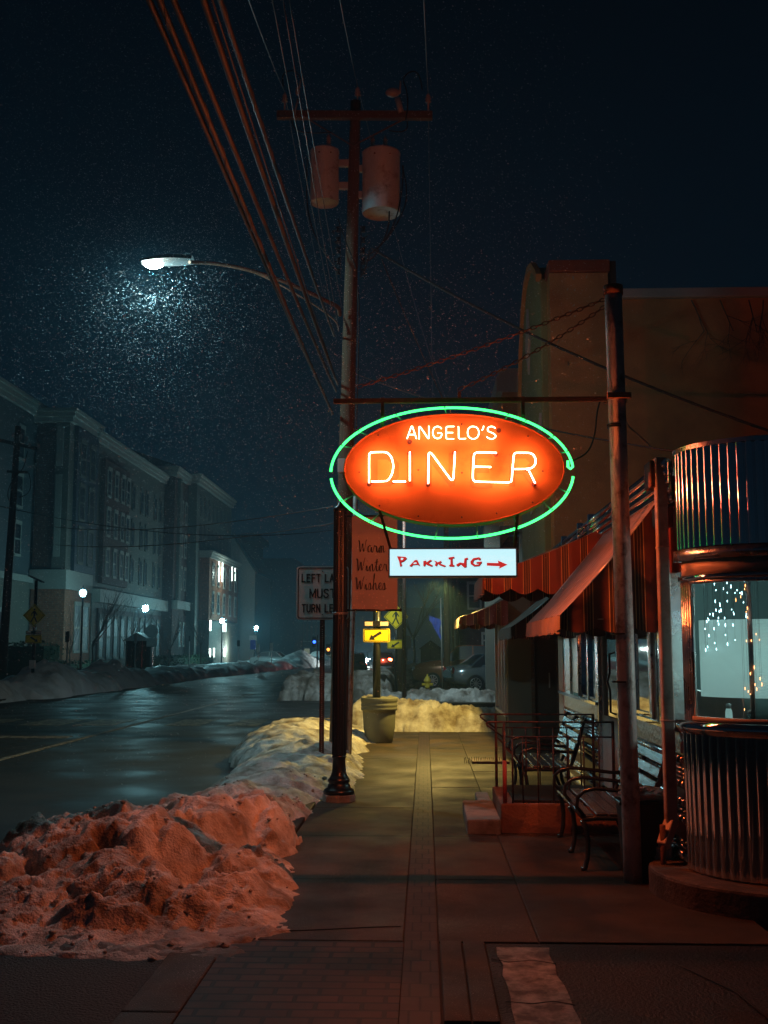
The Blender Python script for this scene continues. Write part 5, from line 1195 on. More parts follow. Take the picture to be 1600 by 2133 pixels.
# yellow lamp on a bracket over the sidewalk
sc_ = at(924, 1199, 18.95); yl = thing('wall_lamp', (1.36, 18.95, 2.5), 'yellow glowing sodium lamp on a bracket just under the parking light box', 'lamp')
m = MB(); m.tube([(1.5, 18.95, 2.47), (1.3, 18.9, 2.85), (sc_.x+.25, 18.97, sc_.z+.07), (sc_.x, 18.95, sc_.z+.07)], .02, 8); m.build('bracket', M['iron'], yl)
m = MB(); m.lathe([(.20, .015), (.19, .05), (.10, .09), (.03, .11)], (sc_.x, 18.95, sc_.z), 20); m.build('shade', M['iron'], yl)
m = MB(); m.sph((sc_.x, 18.95, sc_.z+.0), (.185, .185, .022), 16, 6); m.build('lens', M['sodium_lens'], yl)
sl3 = lamp_light('lamp', (sc_.x, 18.95, sc_.z-.06), 760, (1.0, .68, .16), .05, yl, 'SPOT', (R(12), 0, 0)); sl3.rotation_euler = (R(2), R(16), 0); sl3.data.spot_size = R(158); sl3.data.spot_blend = .5

# ================================================================== ACROSS THE CROSS STREET, RIGHT SIDE
def wpane(name, root, x0, x1, z0, z1, Y, lit=False, trim='white_trim', d=.06):
    """window in a wall that faces the camera"""
    m = MB(); t = .09; m.box(x0-t, x1+t, Y-d, Y-.003, z1, z1+t*1.3); m.box(x0-t, x1+t, Y-d*1.2, Y-.003, z0-t, z0); m.box(x0-t, x0, Y-d, Y-.003, z0, z1); m.box(x1, x1+t, Y-d, Y-.003, z0, z1); m.box(x0, x1, Y-d*.8, Y-.004, (z0+z1)/2-.03, (z0+z1)/2+.03)
    w = m.build(name, M[trim], root); MB().box(x0, x1, Y-.03, Y-.002, z0, z1).build('pane', M['pane_lit' if lit else 'pane_dark'], w); return w
rb = thing('brick_building', (2.2, 48, 0), 'dark red brick house with white window frames behind the parked brown car', 'building')
m = MB(); m.box(1.1, 9, 48, 56, -.1, 6.2); m.build('wall', M['brown_brick'], rb); MB().box(.95, 9.1, 47.9, 56, 6.2, 6.45).build('cornice', M['siding'], rb)
for (a, b, c, d_) in ((977, 999, 1217, 1266), (1006, 1024, 1322, 1346)): wpane('window', rb, at(a, 1240, 48).x, at(b, 1240, 48).x, at(990, d_, 48).z, at(990, c, 48).z, 48)
m = MB()
for px in (940, 948, 955): x = at(px, 1300, 47.5).x; m.cyl((x, 47.5, 0), (x, 47.5, 6.2), .06, seg=8)
m.build('porch_column', M['siding'], rb)
r2 = thing('corner_building', (6, 36, 0), 'pale corner building with a flat parapet beyond the brown stucco building', 'building')
x0 = at(1040, 800, 36).x; zt = at(1060, 768, 36).z
m = MB(); m.box(x0+.1, 14, 36, 37, 5.6, zt-.8); m.box(x0+.1, x0+.5, 37, 47, 5.6, zt-.8); m.build('wall', M['stucco'], r2); m = MB(); m.box(x0-.1, 14, 35.85, 37.2, zt-.8, zt-.3); m.box(x0-.1, x0+.5, 37.2, 47, zt-.8, zt-.3); m.box(x0-.0, 14, 35.95, 37.1, zt-.3, zt); m.build('cornice', M['coping'], r2)
m = MB(); m.box(x0-.55, x0-.05, 35.9, 36.3, 0, 5.6); m.box(x0-.55, 14, 35.95, 37, 5.6-.2, 5.6-.003); m.box(x0+.6, 14, 36.05, 36.3, 0, 5.4); m.build('shopfront_pillar', M['siding'], r2)
def pole(px, Y, r, h, label, lean=0, m='wood', gp='wooden utility poles'):
    c = at(px, 1352, Y); b = MB(); b.tube([(c.x, Y, -.15), (c.x+lean, Y, h)], [r, r*.7], 12); t = thing('utility_pole', (c.x, Y, 0), label, 'utility pole', gp); b.build('shaft', M[m], t)
    MB().bar((c.x+lean-1.1, Y-.1, h-.5), (c.x+lean+1.1, Y-.1, h-.5), .1, .12).build('crossarm', M[m], t); return t
pole(833, 42, .15, 8.2, 'wooden pole just behind the small pedestrian diamond, right of the banner')
pole(931, 43, .13, 8.2, 'dark pole left of the brown car and right of the yellow hydrant')
c = at(842, 1352, 34.6); fl_ = thing('street_lamp', (c.x, 34.6, 0), 'slim dark pole beside the small yellow diamond, added lamp head hidden behind the neon oval', 'street lamp', 'street lamps')  # lit head is added on this pole to brighten the far snow and diamond
m = MB(); m.tube([(c.x, 34.6, -.1), (c.x, 34.6, 6.6)], [.07, .05], 8); m.build('post', M['iron'], fl_); m = MB(); m.tube([(c.x, 34.6, 6.4), (c.x, 34.2, 6.8), (c.x, 33.6, 6.85)], .035, 8); m.build('arm', M['iron'], fl_)
m = MB(); m.sph((c.x, 33.4, 6.87), (.16, .40, .09)); m.build('housing', M['iron'], fl_); m = MB(); m.sph((c.x, 33.3, 6.80), (.11, .22, .05)); m.build('lens', M['cobra_lens'], fl_)
sl4 = lamp_light('lamp', (c.x, 33.2, 6.68), 900, (.62, .92, 1.0), .1, fl_, 'SPOT', (R(18), 0, 0)); sl4.data.spot_size = R(128); sl4.data.spot_blend = .4
lpx = at(2, 1352, 46)
tl = thing('utility_pole', (lpx.x, 46, 0), 'dark leaning utility pole with crossarms in front of the nearest apartment wing', 'utility pole', 'wooden utility poles')
a = at(4, 1400, 46); b = at(38, 888, 46)
m = MB(); m.tube([a, b], [.20, .12], 12); m.build('shaft', M['wood_dark'], tl)
m = MB(); m.bar(at(-10, 915, 46), at(78, 935, 46), .12, .14); m.bar(at(15, 982, 46), at(58, 984, 46), .08, .1); m.build('crossarm', M['wood_dark'], tl)
m = MB()
for px, py in ((42, 912), (55, 916), (62, 930), (80, 930), (30,908)): m.lathe([(.03,-.1),(.09,0),(.06,.06),(.09,.1),(.03,.16)], at(px, py, 46), 8)
m.build('insulator', M['porcelain'], tl)
m = MB()
for q in ([(58,940),(50,975),(35,990),(20,1010),(15,1035),(25,1050)], [(60,985),(66,1010),(58,1030),(40,1036)]): m.tube(sm3(px3(q, 45.8)), .02, 5)
m.build('lead_wire', M['black_cable'], tl)
# hydrant
hp = at(890, 1352, 40); hy = thing('fire_hydrant', (hp.x, 40, -.05), 'yellow fire hydrant on the far corner beside the dark kiosk', 'hydrant')
MB().lathe([(.15, -.1), (.15, .06), (.09, .08), (.095, .42), (.13, .44), (.13, .48), (.11, .52), (.08, .60), (.03, .64), (.03, .70), (.001, .71)], (hp.x, 40, .0), 18).build('barrel', M['hydrant'], hy)
MB().cyl((hp.x-.2, 40, .34), (hp.x+.2, 40, .34), .055, seg=12).build('outlet', M['hydrant'], hy)
MB().cyl((hp.x, 40, .30), (hp.x, 39.8, .30), .075, seg=12).build('outlet', M['hydrant'], hy)
# kiosk
kx = at(897, 1352, 56).x; kk = thing('kiosk', (kx, 56, 0), 'dark peaked roof kiosk with two small glazed panes right of the crossing poles', 'kiosk')
m = MB(); m.box(kx-.5, kx+.5, 56, 57, -.1, 1.0); m.box(kx-.5, kx-.42, 56, 57, 1.0, 1.6); m.box(kx+.42, kx+.5, 56, 57, 1.0, 1.6); m.box(kx-.03, kx+.03, 56, 56.1, 1.0, 1.6); m.build('body', M['black_matte'], kk)
m = MB(); m.add([(kx-.6,55.9,1.6),(kx+.6,55.9,1.6),(kx+.6,57.1,1.6),(kx-.6,57.1,1.6),(kx,56.5,2.05)], [(0,1,4),(1,2,4),(2,3,4),(3,0,4),(0,3,2,1)]); m.build('roof', M['roof_dark'], kk)
m = MB(); m.box(kx-.42, kx-.03, 56.05, 56.07, 1.0, 1.6); m.box(kx+.03, kx+.42, 56.05, 56.07, 1.0, 1.6); m.build('pane', M['pane_dark'], kk)
fg = thing('flag', at(918, 1352, 39), 'blue flag hanging from a slim pole left of the farthest awning', 'flag')
m = MB(); m.cyl(at(922, 1440, 39), at(918, 1245, 39), .02, seg=8); m.build('staff', M['galv'], fg)
m = MB(); f0 = at(917, 1290, 39); m.grid(lambda u, v: (f0.x-.42*u+.12*u*v+.03*math.sin(v*9), 39-.05+.03*math.sin(u*8), f0.z+.12*u*1.2-.72*v*(1-.55*u)), 8, 16); m.build('cloth', M['flag_blue'], fg)

# ------------------------------------------------------------------ cars
def car(paint, label, head=None, tail=None, suv=False):
    t = thing('parked_car', (0,0,0), label, 'car', 'cars on the street'); hh = .18 if suv else 0
    st = [(-2.25,.55,.78,.62),(-2.18,.38,.92,.78),(-1.7,.26,1.0,.86),(-.8,.24,1.02,.90),(0,.24,1.0,.90),(.8,.24,.97,.90),(1.3,.26,.93,.88),(1.9,.30,.84,.80),(2.18,.36,.72,.68),(2.25,.46,.60,.55)]
    m = MB(); vs = []
    for x, zl, zb, w in st:
        zb += hh
        vs += [(x,-w*.9,zl),(x,-w,zl+(zb-zl)*.35),(x,-w*.99,zl+(zb-zl)*.7),(x,-w*.88,zb),(x,0,zb+.04),(x,w*.88,zb),(x,w*.99,zl+(zb-zl)*.7),(x,w,zl+(zb-zl)*.35),(x,w*.9,zl)]
    k = 9; fs = [(i*k+j, i*k+(j+1) % k, (i+1)*k+(j+1) % k, (i+1)*k+j) for i in range(len(st)-1) for j in range(k)]
    m.add(vs, fs, True); m.add(vs[:k], [tuple(range(k))]); m.add(vs[-k:], [tuple(reversed(range(k)))]); m.build('body', M[paint], t)
    cb = [(-1.9 if suv else -1.55,.99,.80),(-1.65 if suv else -1.0,1.38,.66),(-.3,1.45,.66),(.35,1.42,.65),(1.05,.95,.78)]; g_ = MB(); vs = []
    for x, z, w in cb: z += hh*1.6 if z > 1.1 else hh; vs += [(x,-.84 if z < 1.2 else -.80,.93+hh),(x,-w,z),(x,w,z),(x,.84 if z < 1.2 else .80,.93+hh)]
    g_.add(vs, [(i*4+j, i*4+j+1, (i+1)*4+j+1, (i+1)*4+j) for i in range(4) for j in range(3)]); g_.build('windows', M['pane_dark'], t)
    r_ = MB(); z = 1.40+hh*1.6; r_.prism([(-1.6 if suv else -.98,-.64,z),(-.3,-.65,z+.065),(.36,-.64,z+.035),(.36,.64,z+.035),(-.3,.65,z+.065),(-1.6 if suv else -.98,.64,z)], (0,0,.02))
    for s in (-1, 1):
        for (xa, za, xb, zb) in ((-1.55-(.35 if suv else 0),.98+hh,-1.0-(.62 if suv else 0),1.40+hh*1.6),(-.25,.98+hh,-.25,1.45+hh*1.6),(1.02,.97+hh,.36,1.43+hh*1.6)): r_.bar((xa, s*.82, za), (xb, s*.665, zb), .05, .05)
    r_.build('roof', M[paint], t)
    for x in (-1.4, 1.4):
        for s in (-1, 1):
            w = MB(); w.cyl((x, s*.70, .33), (x, s*.91, .33), .33, seg=20); wo_ = w.build('wheel', M['tyre'], t)
            rm__ = MB()
            for a in range(0, 360, 36): rm__.bar((x, s*.915, .33), (x+.2*math.cos(R(a)), s*.915, .33+.2*math.sin(R(a))), .03, .02, up=(0,1,0))
            rm__.tube([(x+.21*math.cos(R(a)), s*.912, .33+.21*math.sin(R(a))) for a in range(0, 360, 20)], .012, 5, closed=True); rm__.build('rim', M['rim'], wo_)
    for s in (-1, 1):
        l = MB(); l.sph((2.18, s*.58, .64+hh), (.09,.17,.13) if head else (.06,.14,.08)); l.build('headlight', M['headlight'] if head else M['galv'], t)
        l = MB(); l.sph((-2.2, s*.60, .80+hh), (.06,.18,.13)); l.build('taillight', M['taillight'] if tail else M['taillight_off'], t)
    return t
def place(c, px, Y, rz, z=0): c.location = (at(px, 1352, Y).x, Y, z); c.rotation_euler = (0, 0, R(rz)); return c
place(car('car_brown', 'brown parked sport utility car with snow around its wheels beside the dark pole', suv=True), 972, 46.5, 178, -.0)
place(car('car_silver', 'silver parked car seen from behind at the corner, right of the brown car'), 1050, 42.5, 14, -.0)
wc = place(car('car_white', 'white car half hidden behind roadside snow far down the road', head=True), 572, 104, -12, -.1); wc['group'] = 'cars on the street'
hc = car('car_dark', 'oncoming car with bright headlights far down the road, left of the black crossing pole', head=True); place(hc, 752, 112, -88, -.12)
c2 = dup(hc, (at(771, 1352, 125).x, 125, -.12), R(-88), 'second oncoming car with headlights, close behind and right of the first')
tc = car('car_dark', 'dark car with glowing red tail lights far down the road', tail=True); place(tc, 800, 98, 90, -.12)
dc_ = place(car('car_dark', 'unlit dark car at the kerb just right of the wooden utility pole'), 736, 74, 92, -.12)
for c_, (px, Y) in ((hc, (752, 109)), ):
    lamp_light('headlamp_light', (2.4, 0, .6), 700, (.85,1.0,1.0), .05).parent = c_
lamp_light('tail_glow', (-2.45, 0, .8), 260, (1.0,.08,.03), .05).parent = tc
# traffic lights far away
def signal(px, py, Y, m, label, pr=.05):
    c = at(px, py, Y); t = thing('traffic_light', (c.x, Y, 0), label, 'traffic light', 'distant signal lights')
    MB().cyl((c.x+.25, Y, 0), (c.x+.25, Y, c.z+.6), .06, seg=8).build('pole', M['black_metal'], t); MB().box(c.x-.18, c.x+.18, Y+.0, Y+.25, c.z-.45, c.z+.45).build('housing', M['black_matte'], t); MB().sph((c.x, Y-.02, c.z), (.13,.06,.13)).build('lens', M[m], t)
signal(655, 1337, 95, 'blue_light', 'small blue signal light glowing on a pole left of the perforated post')
signal(684, 1353, 90, 'amber_light', 'small amber light on a pole close left of the wooden utility pole')
signal(842, 1420, 33.9, 'blue_light', 'low blue light glowing on the snow beside the wooden crossing pole') if False else None

# ================================================================== THE APARTMENT BUILDINGS ON THE FAR SIDE
def swin(root, proto, xf, y, z, w=1.0, h=1.7, lit=False, trim='cornice'):
    """window in a wall that faces the street (+x); mesh shared through proto"""
    key = (w, h, lit, trim, root.name)
    if key not in proto:
        m = MB(); t = .12
        m.box(0, .10, -w/2-.1, w/2+.1, h, h+.28); m.box(0, .09, -w/2-.1, w/2+.1, -.18, 0); m.box(0, .06, -w/2-t, -w/2, 0, h); m.box(0, .06, w/2, w/2+t, 0, h); m.box(.0, .05, -w/2, w/2, h*.48, h*.53)
        a = m.build('window', M[trim], loc=(0,0,0)); p = MB(); p.box(0.002, .03, -w/2, w/2, 0, h); b = p.build('pane', M['pane_lit' if lit else 'pane_dark'], loc=(0,0,0))
        b.parent = a; a.parent = root; a.location = Vector((xf, y, z))-WL[root.name]; proto[key] = (a, b); return a
    a0, b0 = proto[key]; a = a0.copy(); COL.objects.link(a); b = b0.copy(); COL.objects.link(b); b.parent = a; a.parent = root; a.location = Vector((xf, y, z))-WL[root.name]; return a
def ewin(root, x, yf, z, w=1.0, h=1.7, lit=False):
    m = MB(); m.box(x-w/2-.1, x+w/2+.1, yf-.1, yf, z+h, z+h+.25); m.box(x-w/2-.1, x+w/2+.1, yf-.1, yf, z-.18, z); wv = m.build('window', M['cornice'], root)
    MB().box(x-w/2, x+w/2, yf-.05, yf-.002, z, z+h).build('pane', M['pane_lit' if lit else 'pane_dark'], wv); return wv
def bld(name, loc, label): return thing(name, loc, label, 'building', 'apartment buildings on the far side')
def cornice(m, x0, x1, y0, y1, z, hh=.9, o=.5):
    m.box(x0-o*.4, x1+o*.5, y0-o*.5, y1+o*.4, z-hh, z-hh*.6); m.box(x0-o*.7, x1+o*.8, y0-o*.8, y1+o*.6, z-hh*.6, z-hh*.25); m.box(x0-o, x1+o*1.1, y0-o*1.1, y1+o*.8, z-hh*.25, z)
P_ = {}
# nearest wing
w1 = bld('apartment_building', (-30, 62, 0), 'tall pale sided apartment wing at the left edge behind the dark leaning utility pole')
MB().box(-40, -27.6, 50, 77.5, 6.2, 18.0).build('wall', M['siding_blue'], w1); MB().box(-40, -27.5, 50, 77.5, 0, 6.15).build('base_wall', M['siding'], w1)
m = MB(); cornice(m, -40, -27.6, 50, 77.0, 18.9, .9, .5); m.build('cornice', M['cornice'], w1); MB().box(-40, -27.2, 50, 77, 6.15, 6.6).build('string_course', M['cornice'], w1)
for z in (8.0, 11.3, 14.6):
    for y in (56, 61, 66.5, 73.5): swin(w1, P_, -27.6, y, z, 1.0, 2.0)
swin(w1, P_, -27.5, 71, 2.0, 1.0, 2.0)
# corner tower
w2 = bld('apartment_building', (-26, 78, 0), 'brick corner tower with pale pilaster, dark glazed bay and a heavy cornice')
MB().box(-27.4, -26.0, 76, 82, 7.1, 17.6).build('brick_wall', M['brickwall_dark'], w2); MB().box(-27.4, -25.0, 75.95, 82, 0, 5.75).build('base_wall', M['brickwall'], w2)
m = MB(); m.box(-26.0, -25.02, 75.9, 82, 7.1, 17.6); m.build('pilaster', M['siding'], w2)
m = MB(); cornice(m, -27.4, -25.0, 76, 82, 18.5, .95, .5); m.build('cornice', M['cornice'], w2); MB().box(-27.5, -24.9, 75.8, 82, 5.75, 7.1).build('string_course', M['cornice'], w2)
m = MB(); m.box(-25.02, -24.75, 77.0, 82, 7.1, 17.5); m.build('glazed_bay', M['bay_dark'], w2)
m = MB(); m.prism([(-27.8, 75.6, 18.5), (-24.6, 75.6, 18.5), (-26.2, 79, 19.3)], (0, 6, 0)); m.build('roof', M['roof_dark'], w2)
for z in (7.8, 10.9, 14.1):
    for y in (78.2, 80.5): swin(w2, P_, -24.75, y, z, 1.1, 2.3, trim='siding')
swin(w2, P_, -25.0, 78.8, 1.5, 1.2, 3.2); swin(w2, P_, -25.0, 80.8, 1.5, 1.2, 3.2)
m = MB(); m.box(-25.9, -25.45, 75.84, 75.9, 8, 13.8); m.box(-25.9, -25.45, 75.84, 75.9, 14.4, 17.2); m.build('pilaster_panel', M['cornice'], w2)
# long brick + pale section
w3 = bld('apartment_building', (-25, 94, 0), 'long four storey apartment block with a brick section and white window lintels')
m = MB(); m.box(-40, -24.9, 82, 104, 0, 17.6); m.build('wall', M['siding'], w3)
m = MB(); m.box(-24.9, -24.55, 83.2, 90.3, 6.6, 16.2); m.box(-24.9, -24.75, 83.2, 104, .1, 4.7); m.build('brick_wall', M['brickwall_dark'], w3)
m = MB(); cornice(m, -40, -24.9, 82, 104, 18.1, .8, .45); m.build('cornice', M['cornice'], w3); MB().box(-24.9, -24.3, 82, 104, 5.1, 6.1).build('string_course', M['cornice'], w3)
for z in (7.3, 10.4, 13.5):
    for y in (84.3, 86.3, 88.2, 89.8): swin(w3, P_, -24.55, y, z, .8, 1.9)
    for y in (92.8, 95.6, 97.4, 100.5, 102.4): swin(w3, P_, -24.9, y, z, .8, 1.9, trim='siding')
for y in range(84, 104, 2): swin(w3, P_, -24.75, y, 1.0, 1.1, 3.0, trim='siding')
m = MB(); m.add([(-40,86,18.1),(-24.6,86,18.1),(-24.6,104,18.1),(-40,104,18.1),(-32,90,21.0),(-29,96,21.0)], [(0,1,4),(1,2,5,4),(2,3,5),(3,0,4,5)]); m.build('roof', M['roof_red'], w3)
# dark brick bay
w4 = bld('apartment_building', (-24, 107, 0), 'dark brick bay of the apartment row between two pale sections')
MB().box(-38, -23.9, 104, 110, 0, 18.0).build('wall', M['brickwall_dark'], w4)
m = MB(); cornice(m, -38, -23.9, 104, 110, 19.0, .9, .45); m.build('cornice', M['cornice'], w4); MB().box(-24.0, -23.4, 104, 110, 5.4, 6.2).build('string_course', M['cornice'], w4)
m = MB(); m.box(-23.9, -23.6, 105.2, 106.2, 6.2, 18); m.build('pilaster', M['siding'], w4)
for z in (2.0, 7.5, 10.7, 14.0):
    for y in (107.2, 109.0): swin(w4, P_, -23.9, y, z, .8, 1.9)
m = MB(); m.add([(-38,103.6,19),(-23.5,103.6,19),(-23.5,110.4,19),(-38,110.4,19),(-30,107,21.6)], [(0,1,4),(1,2,4),(2,3,4),(3,0,4)]); m.build('roof', M['roof_red'], w4)
# end section with lit brick bay
w5 = bld('apartment_building', (-23, 120, 0), 'pale end block with a projecting lower brick bay lit by bright wall lamps')
MB().box(-38, -23.0, 110, 130, 0, 18.2).build('wall', M['siding'], w5)
m = MB(); cornice(m, -38, -23.0, 110, 130, 19.2, .9, .5); m.build('cornice', M['cornice'], w5); m = MB(); cornice(m, -23.0, -22.0, 112, 129.5, 11.6, .7, .4); m.build('cornice', M['cornice'], w5)
MB().box(-23.0, -22.0, 112, 129.5, 4.6, 10.9).build('brick_wall', M['brickwall'], w5)
MB().box(-23.0, -21.9, 112, 129.5, 0, 4.5).build('base_wall', M['siding'], w5)
for z in (12.3, 15.3):
    for y in (112, 114.2, 116.4, 118.6, 120.8, 123, 125.2, 127.6): swin(w5, P_, -23.0, y, z, .75, 1.8, trim='siding')
for z in (5.4, 8.3):
    for y in (114, 117, 120.4, 124, 127.5): swin(w5, P_, -22.0, y, z, 1.0, 1.9)
m = MB()
for (px, py0, py1, Y) in ((430,1168,1212,117),(437,1168,1212,119),(458,1178,1210,125),(463,1180,1210,127)): c = at(px, (py0+py1)/2, Y); a0 = at(px, py1, Y).z; a1 = at(px, py0, Y).z; MB().box(-21.99, -21.9, Y-.09, Y+.09, a0, a1).build('wall_lamp', M['wall_lamp'], w5)
for (px, py0, py1) in ((425,1292,1314),(431,1292,1314),(463,1296,1316),(469,1298,1316),(406,1351,1370),(430,1351,1370),(446,1350,1369),(468,1350,1368)):
    Y = 21.85*F/(885-px)*1.0; Y = min(max(Y, 112.3), 129.4); z0_ = at(px, py1, Y).z; z1_ = at(px, py0, Y).z; MB().box(-21.89, -21.78, Y-.14, Y+.14, z0_, z1_).build('wall_lamp', M['wall_lamp'], w5)
lamp_light('wall_light', (-21.2, 118, 9.6), 240, (.8, 1, .9), .1, w5); lamp_light('wall_light', (-20.9, 122, 1.6), 500, (.75, 1, .95), .1, w5)
# gabled house and far blocks
w6 = bld('gabled_house', (-20, 140, 0), 'pale gabled house with one lit window beyond the apartment row')
xa = at(478, 1300, 138).x; xb = at(530, 1300, 138).x; m = MB(); m.prism([(xa-2, 138, 0), (xb, 138, 0), (xb, 138, 11.2), (xa+.3, 138, 15.6), (xa-2, 138, 15.6)], (0, 14, 0)); m.build('wall', M['cornice'], w6)
m = MB(); m.prism([(xb+.4, 137.6, 11.0), (xa+.2, 137.6, 16.0), (xa+.2, 137.6, 16.3), (xb+.6, 137.6, 11.2)], (0, 15, 0)); m.prism([(xa-2, 142, 15.6), (xb-.3, 142, 15.6), (xb-.3, 142, 16.4), (xa-2, 142, 16.4)], (0, 10, 0)); m.build('roof', M['roof_dark'], w6)
for (a, b, c, d_, lit) in ((484,496,1199,1220,False),(482,495,1249,1271,True),(482,492,1352,1374,True)): ewin(w6, at((a+b)/2, c, 138).x, 138, at(a, d_, 138).z, .85, at(a, c, 138).z-at(a, d_, 138).z, lit)
w7 = bld('apartment_building', (-20, 175, 0), 'very dark block with a flat roof beyond the gabled house')
MB().box(at(528, 1300, 172).x, at(612, 1300, 172).x, 172, 190, 0, at(570, 1163, 172).z).build('wall', M['brickwall_dark'], w7)
MB().box(at(500, 1300, 171.9).x, at(530, 1300, 171.9).x, 171.9, 180, 0, at(500, 1110, 172).z).build('stair_tower', M['roof_red'], w7)
w8 = bld('apartment_building', (-12, 190, 0), 'dim brick block with tall lit strips behind the white lane sign')
MB().box(at(605, 1300, 185).x, at(735, 1300, 185).x, 185, 200, 0, at(620, 1178, 185).z).build('wall', M['brickwall_dark'], w8)
for px in (627, 636, 645, 654, 663): ewin(w8, at(px, 1300, 185).x, 185, at(px, 1335, 185).z, .35, 3.2, False)
for px in (640, 690): ewin(w8, at(px, 1300, 185).x, 185, at(px, 1366, 185).z, .9, 1.2, True)
# tree belt / dark mass far to the right of the road
w9 = thing('brick_building', (2, 160, 0), 'far dark building row closing the street behind the car lights', 'building')
MB().box(at(742, 1300, 160).x, at(1000, 1300, 160).x, 160, 170, 0, 7.5).build('wall', M['roof_red'], w9)
for px in (812, 840, 858): ewin(w9, at(px, 1300, 160).x, 160, 2.0, .9, 1.0, px == 840)

# ------------------------------------------------------------------ globe lamps on the far side
def globe_lamp(px, py, ybase, Y, label, dim=False, power=300):
    c = at(px, py, Y); t = thing('street_lamp', (c.x, Y, 0), label, 'street lamp', 'street lamps')
    m = MB(); m.lathe([(.16, -.1), (.16, .2), (.09, .35), (.06, .6), (.05, c.z-.35), (.09, c.z-.28), (.12, c.z-.22)], (c.x, Y, 0), 12); m.build('post', M['black_metal'], t)
    m = MB(); m.lathe([(.11, -.22), (.20, -.02), (.19, .08), (.13, .16), (.07, .22), (.02, .30), (.001, .34)], (c.x, Y, c.z), 14); m.build('globe', M['globe_dim' if dim else 'globe'], t)
    m = MB(); m.lathe([(.125, .175), (.02, .31), (.03, .36), (.001, .42)], (c.x, Y, c.z), 10); m.build('finial', M['black_metal'], t)
    lamp_light('lamp', (c.x+.02, Y-.3, c.z), power*.6, (.30, .86, 1.0), .15, t)
globe_lamp(173, 1235, 1410, 60, 'dim globe lamp on a black post, leftmost on the far sidewalk', True, 160)
globe_lamp(303, 1267, 1400, 74, 'brightest globe lamp on the far sidewalk, with the widest halo', power=900)
globe_lamp(463, 1293, 1395, 97, 'globe lamp in front of the lit brick bay of the end block', power=900)
globe_lamp(534, 1308, 1390, 116, 'smallest and farthest globe lamp, near the white car', power=1500)
# ------------------------------------------------------------------ bare street trees
def tree(px, Y, h, seed, label, r=.07):
    random.seed(seed); c = at(px, 1352, Y); t = thing('bare_tree', (c.x, Y, 0), label, 'tree', 'bare trees on the far sidewalk')
    m = MB(); m.tube([(c.x, Y, -.1), (c.x+.05, Y, h*.2), (c.x, Y, h*.36)], [r, r*.85, r*.7], 8); m.build('trunk', M['bark'], t)
    m = MB()
    for k in range(6): a = random.uniform(0, 6.28); branch(m, (c.x, Y, h*(.32+.012*k)), (math.cos(a)*.7, math.sin(a)*.7, 1.0), h*.34, r*.45, 3, .55, .06)
    m.build('crown', M['bark'], t)
tree(192, 66, 5.2, 1, 'bare young tree just right of the dim leftmost globe lamp'); tree(262, 78, 5.0, 2, 'bare tree left of the brightest globe lamp')
tree(418, 92, 5.4, 3, 'bare tree left of the lamp before the lit end block'); tree(352, 84, 4.2, 4, 'thin bare tree between the brightest lamp and the end block')
tree(145, 62, 4.0, 8, 'slender bare sapling left of the dim leftmost globe lamp', .04)
tree(862, 70, 6.5, 5, 'bare tree behind the dark kiosk on the right side', .09)
# hedge, shelter, posts
def hedge(x0, x1, y0, y1, h, label, seed):
    random.seed(seed); m = MB(); n = int((x1-x0)*(y1-y0)*h*60)
    m.box(x0+.25, x1-.25, y0+.25, y1-.25, 0, h-.25)
    for i in range(min(n, 9000)):
        x = random.uniform(x0, x1); y = random.uniform(y0, y1); z = random.uniform(.05, h)*1.0; s = random.uniform(.06, .14)
        u = Vector((random.uniform(-1,1), random.uniform(-1,1), random.uniform(-1,1))).normalized()*s; v = u.cross(Vector((random.uniform(-1,1), random.uniform(-1,1), 1))).normalized()*s*.6; c = Vector((x, y, z)); m.quad(c-u, c-v, c+u, c+v)
    return tag(m.build('hedge', M['hedge']), label, 'hedge', 'clipped hedges before the apartments')
hedge(-22.6, -19.6, 57, 60, 2.0, 'clipped green hedge at the foot of the brick corner tower', 1)
hedge(-22.5, -21.6, 62, 74, .9, 'low dark hedge running along the apartment front', 2); hedge(-21.5, -20.0, 84, 106, 1.1, 'low shrubs in front of the dark brick bay and end block', 3)
sx = at(295, 1352, 68).x; bs = thing('bus_shelter', (sx, 68, 0), 'dark bus shelter with glazed side under the brightest globe lamp', 'shelter')
m = MB(); m.box(sx-.7, sx+.7, 68, 68.1, 0, 2.1); m.box(sx-.7, sx-.62, 67, 68, 0, 2.1); m.box(sx+.2, sx+.28, 67, 67.1, 0, 2.1); m.build('frame', M['black_metal'], bs)
m = MB(); m.prism([(sx-.9, 66.8, 2.1), (sx+.9, 66.8, 2.1), (sx, 66.8, 2.6)], (0, 1.5, 0)); m.build('roof', M['galv'], bs)
MB().box(sx+.3, sx+.6, 67.9, 67.99, .6, 1.9).build('poster_panel', M['bay_dark'], bs)
def plain_sign(px, pyt, Y, w, h, label, octagon=False, m='sign_white'):
    c = at(px, pyt, Y); t = thing('traffic_sign', (c.x, Y, 0), label, 'sign', 'distant signs on posts'); MB().cyl((c.x, Y, -.1), (c.x, Y, c.z+h/2), .035, seg=6).build('post', M['galv'], t); p = MB()
    if octagon: p.prism([(c.x+w/2*math.cos(R(22.5+45*k)), Y-.05, c.z+w/2*math.sin(R(22.5+45*k))) for k in range(8)][::-1], (0, .02, 0))
    else: p.box(c.x-w/2, c.x+w/2, Y-.05, Y-.03, c.z-h/2, c.z+h/2)
    p.build('plate', M[m], t)
plain_sign(316, 1315, 64, .80, .8, 'grey back of an octagonal stop sign right of the brightest globe lamp', True, 'galv'); plain_sign(316.5, 1338, 63.9, .6, .5, 'small square plate under the octagonal sign back', m='galv')
